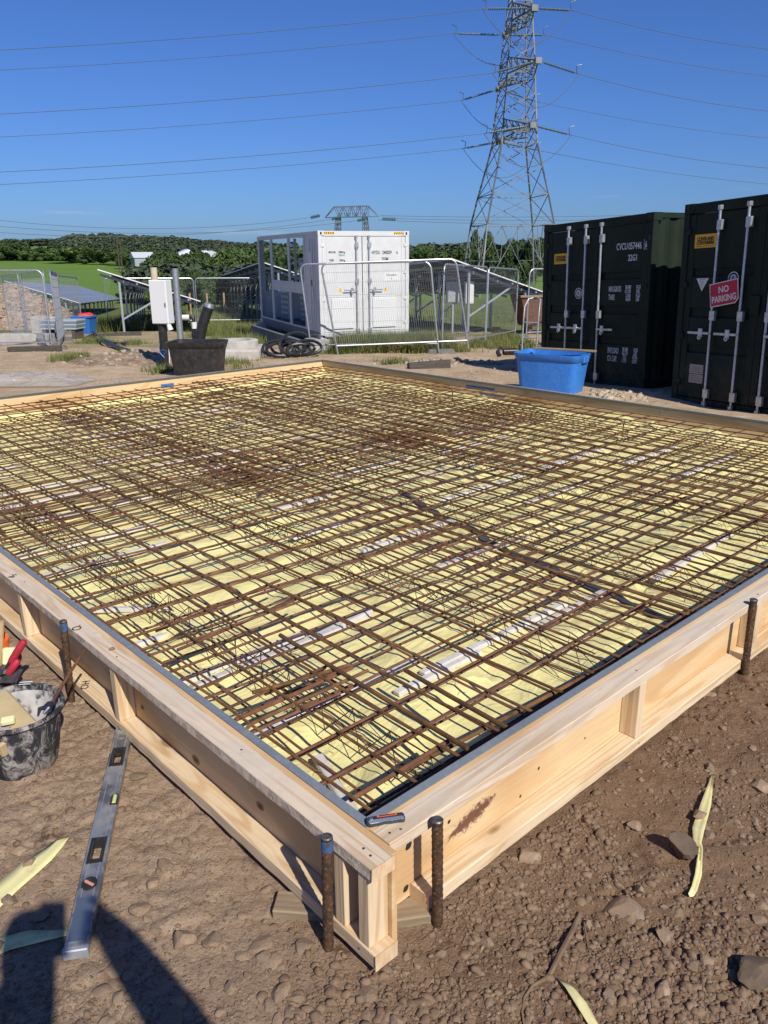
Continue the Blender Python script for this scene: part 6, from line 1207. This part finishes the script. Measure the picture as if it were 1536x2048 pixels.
for lv in AR:
    for arm in (1, -1):
        a, P = ends[(lv, arm, -1)]; b, _ = ends[(lv, arm, 1)]; pts = [a.lerp(b, k / 14) + Vector((0, 0, -3.4 * (1 - (2 * k / 14 - 1) ** 2))) for k in range(15)]; MB().tube([Mi @ p for p in pts], .035, 4, False).build('jumper_loop', M['wire'], tw_, fix=False)
# low wide terminal tower beyond the white container
D2 = 230; q0 = at_y(703, 440, D2); z2 = g(q0.x, q0.y); e2 = empty('terminal_pylon', (q0.x, q0.y, z2), R(-20), label='low wide lattice pylon seen above the white container', cat='pylon'); zc_ = at_y(703, 434, D2).z - z2; zt_ = at_y(703, 413, D2).z - z2; sp_ = 7.8
for s in (-1, 1):
    for q_ in (-1, 1):
        mb = MB(); mb.bar((s * 4.9 + .9, q_ * 1.6, 0), (s * 3.9 + .5, q_ * .5, zc_), .22); mb.bar((s * 4.9 - .9, q_ * 1.6, 0), (s * 3.9 - .5, q_ * .5, zc_), .22); mb.build('leg', M['pylon'], e2)
    mb = MB()
    for k in range(6):
        a_, b_ = k / 6 * zc_, (k + 1) / 6 * zc_; wA, wB = .9 - .4 * k / 6, .9 - .4 * (k + 1) / 6; cA, cB = s * (4.9 - k / 6), s * (4.9 - (k + 1) / 6)
        for q_ in (-1, 1): mb.bar((cA - wA, q_ * (1.6 - 1.1 * k / 6), a_), (cB + wB, q_ * (1.6 - 1.1 * (k + 1) / 6), b_), .14); mb.bar((cA + wA, q_ * (1.6 - 1.1 * k / 6), a_), (cB - wB, q_ * (1.6 - 1.1 * (k + 1) / 6), b_), .14)
    mb.build('leg_bracing', M['pylon'], e2)['kind'] = 'stuff'
mb = MB(); T_ = sp_ * .62
for q_ in (-.7, .7):
    mb.bar((-sp_, 0, zc_), (sp_, 0, zc_), .2) if q_ < 0 else None
    mb.bar((-T_, q_, zc_), (T_, q_, zc_), .2); mb.bar((-T_, q_, zt_), (T_, q_, zt_), .2); mb.bar((-sp_, 0, zc_), (-T_, q_, zt_), .18); mb.bar((sp_, 0, zc_), (T_, q_, zt_), .18); mb.bar((-sp_, 0, zc_), (-T_, q_, zc_), .18); mb.bar((sp_, 0, zc_), (T_, q_, zc_), .18)
    n = 8
    for k in range(n): a_, b_ = -T_ + 2 * T_ * k / n, -T_ + 2 * T_ * (k + 1) / n; mb.bar((a_, q_, zc_ if k % 2 else zt_), (b_, q_, zt_ if k % 2 else zc_), .13); mb.bar((b_, q_, zc_), (b_, q_, zt_), .1)
mb.build('bridge_truss', M['pylon'], e2)
for k, (a_, b_) in enumerate((((622, 435), (640, 431)), ((664, 438), (682, 435)), ((715, 441), (730, 438)), ((765, 437), (792, 438)))):
    p0, p1 = at_y(*a_, D2 - 4), at_y(*b_, D2 - 4); mb = MB()
    for j in range(7): mb.tube([p0.lerp(p1, j / 7), p0.lerp(p1, (j + .6) / 7)], .42, 8)
    mb.tube([p0, p1], .12, 5); o = mb.build('insulator', M['insulator_green'], fix=False); o.parent = e2; o.matrix_parent_inverse = (Matrix.Translation((q0.x, q0.y, z2)) @ Matrix.Rotation(R(-20), 4, 'Z')).inverted()
for k, (a_, b_, lab) in enumerate((((-40, 436), (622, 435), 'upper'), ((-40, 462), (664, 438), 'middle'), ((-40, 449), (715, 441), 'lower'))):
    p0, p1 = at_y(*a_, 205), at_y(*b_, D2 - 4); pts = [p0.lerp(p1, t / 16) + Vector((0, 0, -2.6 * (1 - (2 * t / 16 - 1) ** 2))) for t in range(17)]; o = MB().tube(pts, .055, 4, False).build('power_line', M['wire'], fix=False); tag(o, f'{lab} distant power line running left from the low wide pylon', 'power line')
for k, (a_, b_, lab) in enumerate((((760, 431), (1420, 425), 'upper'), ((792, 437), (1420, 433), 'middle'), ((756, 440), (1420, 447), 'lower'))):
    p0, p1 = at_y(*a_, D2 - 4), at_y(*b_, 225); pts = [p0.lerp(p1, t / 16) + Vector((0, 0, -.7 * (1 - (2 * t / 16 - 1) ** 2))) for t in range(17)]; o = MB().tube(pts, .055, 4, False).build('power_line', M['wire'], fix=False); tag(o, f'{lab} distant power line running right from the low wide pylon', 'power line')
# wooden line poles
for px, py, y_, lab in ((233, 480, 230, 'left post of the twin wooden line pole in front of the wood'), (239, 480, 230.5, 'right post of the twin wooden line pole in front of the wood'), (447, 481, 230, 'single wooden line pole in front of the wood')):
    p_ = at_y(px, py, y_); z_ = g(p_.x, y_); o = MB().tube([(0, 0, -.3), (0, 0, p_.z - z_)], .15, 8).build('line_pole', M['bark'], smooth=True); o.location = (p_.x, y_, z_); tag(o, lab, 'pole')
# farm sheds
def shed(px, py, y_, L_, W_, H_, rz, label, roofm):
    p_ = at_y(px, py, y_); z_ = g(p_.x, y_); H_ = p_.z - z_; e = empty('farm_shed', (p_.x, y_, z_), rz, label=label, cat='shed'); MB().box(-L_ / 2, L_ / 2, -W_ / 2, W_ / 2, -.5, H_ * .7).build('wall', M['galv_dull'], e)
    MB().add([(-L_ / 2 - .3, -W_ / 2 - .3, H_ * .68), (L_ / 2 + .3, -W_ / 2 - .3, H_ * .68), (L_ / 2 + .3, 0, H_), (-L_ / 2 - .3, 0, H_), (L_ / 2 + .3, W_ / 2 + .3, H_ * .68), (-L_ / 2 - .3, W_ / 2 + .3, H_ * .68)], [(0, 1, 2, 3), (3, 2, 4, 5), (1, 4, 2), (0, 3, 5)]).build('roof', roofm, e)
wr = mat('pale sheet roof', (.55, .58, .62), rough=.4, metal=.2)
shed(284, 504, 250, 6, 5, 5, R(30), 'grey farm shed with pale roof in front of the wood', wr)
for k, px in enumerate((372, 384, 396, 408, 420)): shed(px, 498 + k * .8, 260, 2.6, 9, 4, R(-60), 'pale roofed greenhouse bay in front of the wood, %s from the left' % ('first', 'second', 'third', 'fourth', 'fifth')[k], wr)
# ------------------------------------------------------------------ trees
def crown_arrays(seed, n, leaf, lobes=11, sx=1, sz=1.0):
    r_ = np.random.default_rng(seed); cs = r_.normal(0, .42, (lobes, 3)) * np.array([1, 1, .75]); cs[:, 2] = np.clip(cs[:, 2], -.55, .62); rad = r_.uniform(.28, .52, lobes); k = r_.integers(0, lobes, n); d = r_.normal(0, 1, (n, 3)); d /= np.linalg.norm(d, axis=1)[:, None]
    C_ = cs[k] + d * (rad[k] * r_.uniform(.72, 1.04, n))[:, None]; C_ = C_ / 1.0
    nrm = d + r_.normal(0, .55, (n, 3)); nrm /= np.linalg.norm(nrm, axis=1)[:, None]; t = np.cross(nrm, r_.normal(0, 1, (n, 3))); t /= np.linalg.norm(t, axis=1)[:, None]; b = np.cross(nrm, t); s = leaf * r_.uniform(.6, 1.4, n)[:, None]
    V_ = np.stack([C_ - t * s - b * s * .6, C_ + t * s - b * s * .6, C_ + t * s * .8 + b * s * .7, C_ - t * s * .7 + b * s * .6], 1).reshape(-1, 3) * np.array([sx, sx, sz]); F_ = np.arange(n * 4).reshape(-1, 4); return V_, F_
crowns = [npmesh('crown', *crown_arrays(100 + k, 3800, .060, 13), M['leaf_dark' if k % 2 else 'leaf_mid']) for k in range(6)]
trunk = MB().tube([(0, 0, -.15), (.02, 0, .3), (0, .02, .6), (.03, 0, .95)], [.055, .045, .035, .02], 7)
for k in range(4): a_ = k * 1.57 + .4; trunk.tube([(0, 0, .45 + .08 * k), (.18 * math.cos(a_), .18 * math.sin(a_), .75 + .05 * k), (.3 * math.cos(a_), .3 * math.sin(a_), 1.0)], [.025, .016, .006], 5)
trunk_me = trunk.mesh('trunk', M['bark'], smooth=True, fix=False)
rt = random.Random(31)
def tree(px, topy, y_, wpx, label, kind=None, group=None):
    T_ = at_y(px, topy, y_); z_ = g(T_.x, y_); H_ = max(3., T_.z - z_); Wd = wpx * y_ / FPX; e = empty('tree', (T_.x, y_, z_ - .1), rt.uniform(0, 6.28), label=label, cat='tree', group=group)
    t_ = link('trunk', trunk_me, None, e); t_.scale = (H_ * .5, H_ * .5, H_ * .62); c_ = link('crown', crowns[kind if kind is not None else rt.randrange(6)], None, e); c_.scale = (Wd / 1.75, Wd / 1.75, H_ * .50); c_.location = (0, 0, H_ * .52); return e
ordn = ['first', 'second', 'third', 'fourth', 'fifth', 'sixth', 'seventh', 'eighth', 'ninth', 'tenth', 'eleventh', 'twelfth', 'thirteenth', 'fourteenth', 'fifteenth', 'sixteenth', 'seventeenth', 'eighteenth', 'nineteenth', 'twentieth']
for k, (px, ty_, y_, wp) in enumerate(((292, 516, 105, 48), (312, 505, 118, 52), (330, 492, 135, 62), (356, 502, 112, 58), (382, 500, 125, 60), (405, 494, 140, 62), (430, 498, 118, 60), (455, 490, 130, 62), (480, 493, 112, 62), (505, 487, 122, 66), (530, 490, 112, 60))): tree(px, ty_, y_, wp, f'bushy hedgerow tree between the green field and the white container, {ordn[k]} from the left')
for k, (px, ty_, y_, wp) in enumerate(((640, 492, 150, 60), (690, 490, 160, 60), (740, 490, 150, 60), (790, 492, 150, 62), (822, 489, 150, 60), (848, 493, 140, 62), (872, 488, 165, 60), (898, 490, 145, 62), (924, 491, 160, 60))): tree(px, ty_, y_, wp, f'round crowned tree in the belt behind the white container, {ordn[k]} from the left')
for k, (px, ty_, y_, wp, lab) in enumerate(((953, 456, 150, 36, 'taller dark tree seen through the left leg of the pylon'), (981, 458, 152, 40, 'taller dark tree just right of the pylon leg'), (1010, 482, 145, 50, 'low round tree behind the middle of the pylon base'), (1036, 470, 155, 52, 'broad tree behind the pylon base, left of the green container'), (1064, 474, 150, 50, 'tree touching the left edge of the green container'), (1092, 468, 160, 56, 'tree half hidden by the first green container'))): tree(px, ty_, y_, wp, lab)
for k, (px, ty_, y_, wp) in enumerate(((22, 482, 330, 46), (62, 500, 320, 30), (-12, 476, 330, 40), (100, 487, 330, 60), (128, 492, 300, 60), (160, 488, 310, 60), (196, 490, 290, 60), (232, 496, 280, 56), (258, 502, 255, 40), (262, 490, 300, 50))): tree(px, ty_, y_, wp, f'field edge tree at the foot of the wooded hill, {ordn[k]} from the left')
for k, (px, ty_, y_, wp) in enumerate(((300, 545, 60, 40), (335, 548, 58, 44), (372, 545, 62, 46), (408, 548, 60, 44), (440, 545, 64, 46), (470, 548, 62, 44), (500, 545, 64, 46))): tree(px, ty_, y_, wp, f'low shrub along the stock fence beyond the arrays, {ordn[k]} from the left', 0)
# the wooded hill: one far mass
Vs, Fs, n0 = [], [], 0; rw = np.random.default_rng(77); small = [crown_arrays(200 + k, 420, .12, 9) for k in range(5)]
def wood_tree(x, y, h, wd):
    global n0
    V_, F_ = small[rw.integers(5)]; a = rw.uniform(0, 6.28); ca_, sa_ = math.cos(a), math.sin(a); Q = np.stack([(V_[:, 0] * ca_ - V_[:, 1] * sa_) * wd / 1.7, (V_[:, 0] * sa_ + V_[:, 1] * ca_) * wd / 1.7, V_[:, 2] * h * .55 + h * .5], 1) + np.array([x, y, g(x, y)]); Vs.append(Q); Fs.append(F_ + n0); n0 += len(V_)
ridge = [(-40, 472), (0, 475), (30, 474), (40, 478), (55, 482), (110, 481), (135, 467), (150, 463), (200, 464), (250, 466), (300, 469), (340, 468), (380, 474), (420, 481), (450, 486), (520, 487)]
def ridge_y(px):
    for (a, b), (c_, d_) in zip(ridge[:-1], ridge[1:]):
        if a <= px <= c_: return b + (d_ - b) * (px - a) / (c_ - a)
    return 488
for row, (y_, dpx, npx) in enumerate(((560, 0, 110), (520, 4, 100), (470, 9, 90), (425, 14, 80), (380, 20, 60))):
    for k in range(npx):
        px = -40 + 560 * (k + rw.uniform(0, 1)) / npx
        if row >= 1 and px < 118: continue
        T_ = at_y(px, ridge_y(px) + 4 + dpx + rw.uniform(-1, 2.5), y_ + rw.uniform(-12, 12)); z_ = g(T_.x, T_.y); wood_tree(T_.x, T_.y, max(4.5, T_.z - z_), rw.uniform(6.5, 11))
for k in range(150):
    px = rw.uniform(500, 1650); y_ = rw.uniform(200, 330); T_ = at_y(px, 489 + rw.uniform(-2, 5), y_); wood_tree(T_.x, T_.y, max(4, T_.z - g(T_.x, T_.y)), rw.uniform(9, 13))
for k in range(46): px = -30 + k * 6.6; T_ = at_y(px, 506 + rw.uniform(-2, 1), 335); wood_tree(T_.x, T_.y, max(2.0, T_.z - g(T_.x, T_.y)), 7)
for k in range(60): px = rw.uniform(270, 540); y_ = rw.uniform(85, 110); T_ = at_y(px, rw.uniform(530, 545), y_); wood_tree(T_.x, T_.y, max(2.0, T_.z - g(T_.x, T_.y)), 4.5)
tag(link('distant_wood', npmesh('distant_wood', np.concatenate(Vs), np.concatenate(Fs), M['leaf_wood'])), 'dark green wood covering the far hill and the horizon', 'wood', kind='stuff')
# ------------------------------------------------------------------ grass
rg = np.random.default_rng(9); Vs, n0 = [], 0
def blades(xs_, ys_, h, nb, spread):
    out = []
    for x, y in zip(xs_, ys_):
        z = gz(x, y) - .01; n = nb; bx_ = x + rg.normal(0, spread, n); by_ = y + rg.normal(0, spread, n); hh = h * rg.uniform(.5, 1.3, n); a = rg.uniform(0, 6.28, n); ln = rg.uniform(.15, .55, n) * hh; w_ = .006 + .004 * rg.random(n)
        p0 = np.stack([bx_ - w_ * np.sin(a), by_ + w_ * np.cos(a), np.full(n, z)], 1); p1 = np.stack([bx_ + w_ * np.sin(a), by_ - w_ * np.cos(a), np.full(n, z)], 1); p2 = np.stack([bx_ + ln * np.cos(a), by_ + ln * np.sin(a), z + hh], 1); out.append(np.stack([p0, p1, p2], 1).reshape(-1, 3))
    return out
def ptsq(n, x0, x1, y0, y1, cond=lambda x, y: True):
    X_, Y_ = rg.uniform(x0, x1, n), rg.uniform(y0, y1, n); ok = [cond(a, b) for a, b in zip(X_, Y_)]; return X_[ok], Y_[ok]
inW = lambda x, y: not (-.1 < (c3i @ Vector((x, y, 0))).x < 2.6 and .0 < (c3i @ Vector((x, y, 0))).y < 6.1); c3i = frame((-1.56, 20.4, -.295), R(22.5)).inverted()
gm = lambda x, y: fbm(np.array([x * .35]), np.array([y * .35]), 4, 41)[0] < .53
Vs += blades(*ptsq(900, -1.2, 1.6, 18.9, 21.2, inW), .42, 16, .10); Vs += blades(*ptsq(900, .6, 4.0, 19.3, 26, lambda x, y: inW(x, y) and gm(x, y)), .22, 14, .10)
Vs += blades(*ptsq(1300, -9, -3.4, 22.5, 34, lambda x, y: gm(x, y) and inW(x, y)), .26, 12, .12); Vs += blades(*ptsq(1100, -16, 8, 33, 60, inW), .32, 12, .3); Vs += blades(*ptsq(400, -11.5, -9, 26, 34, gm), .5, 14, .16)
for px, py, n in ((135, 722, 40), (150, 715, 30), (258, 712, 34), (325, 742, 26), (465, 728, 20), (265, 690, 30), (790, 728, 22), (480, 740, 10)):
    c_ = gp(px, py); Vs += blades(c_.x + rg.normal(0, .18, n), c_.y + rg.normal(0, .25, n), .16, 14, .06)
V_ = np.concatenate(Vs); tag(link('rough_grass', npmesh('rough_grass', V_, np.arange(len(V_)).reshape(-1, 3), M['grass'])), 'rough green and dry grass around the white container and arrays', 'grass', kind='stuff')
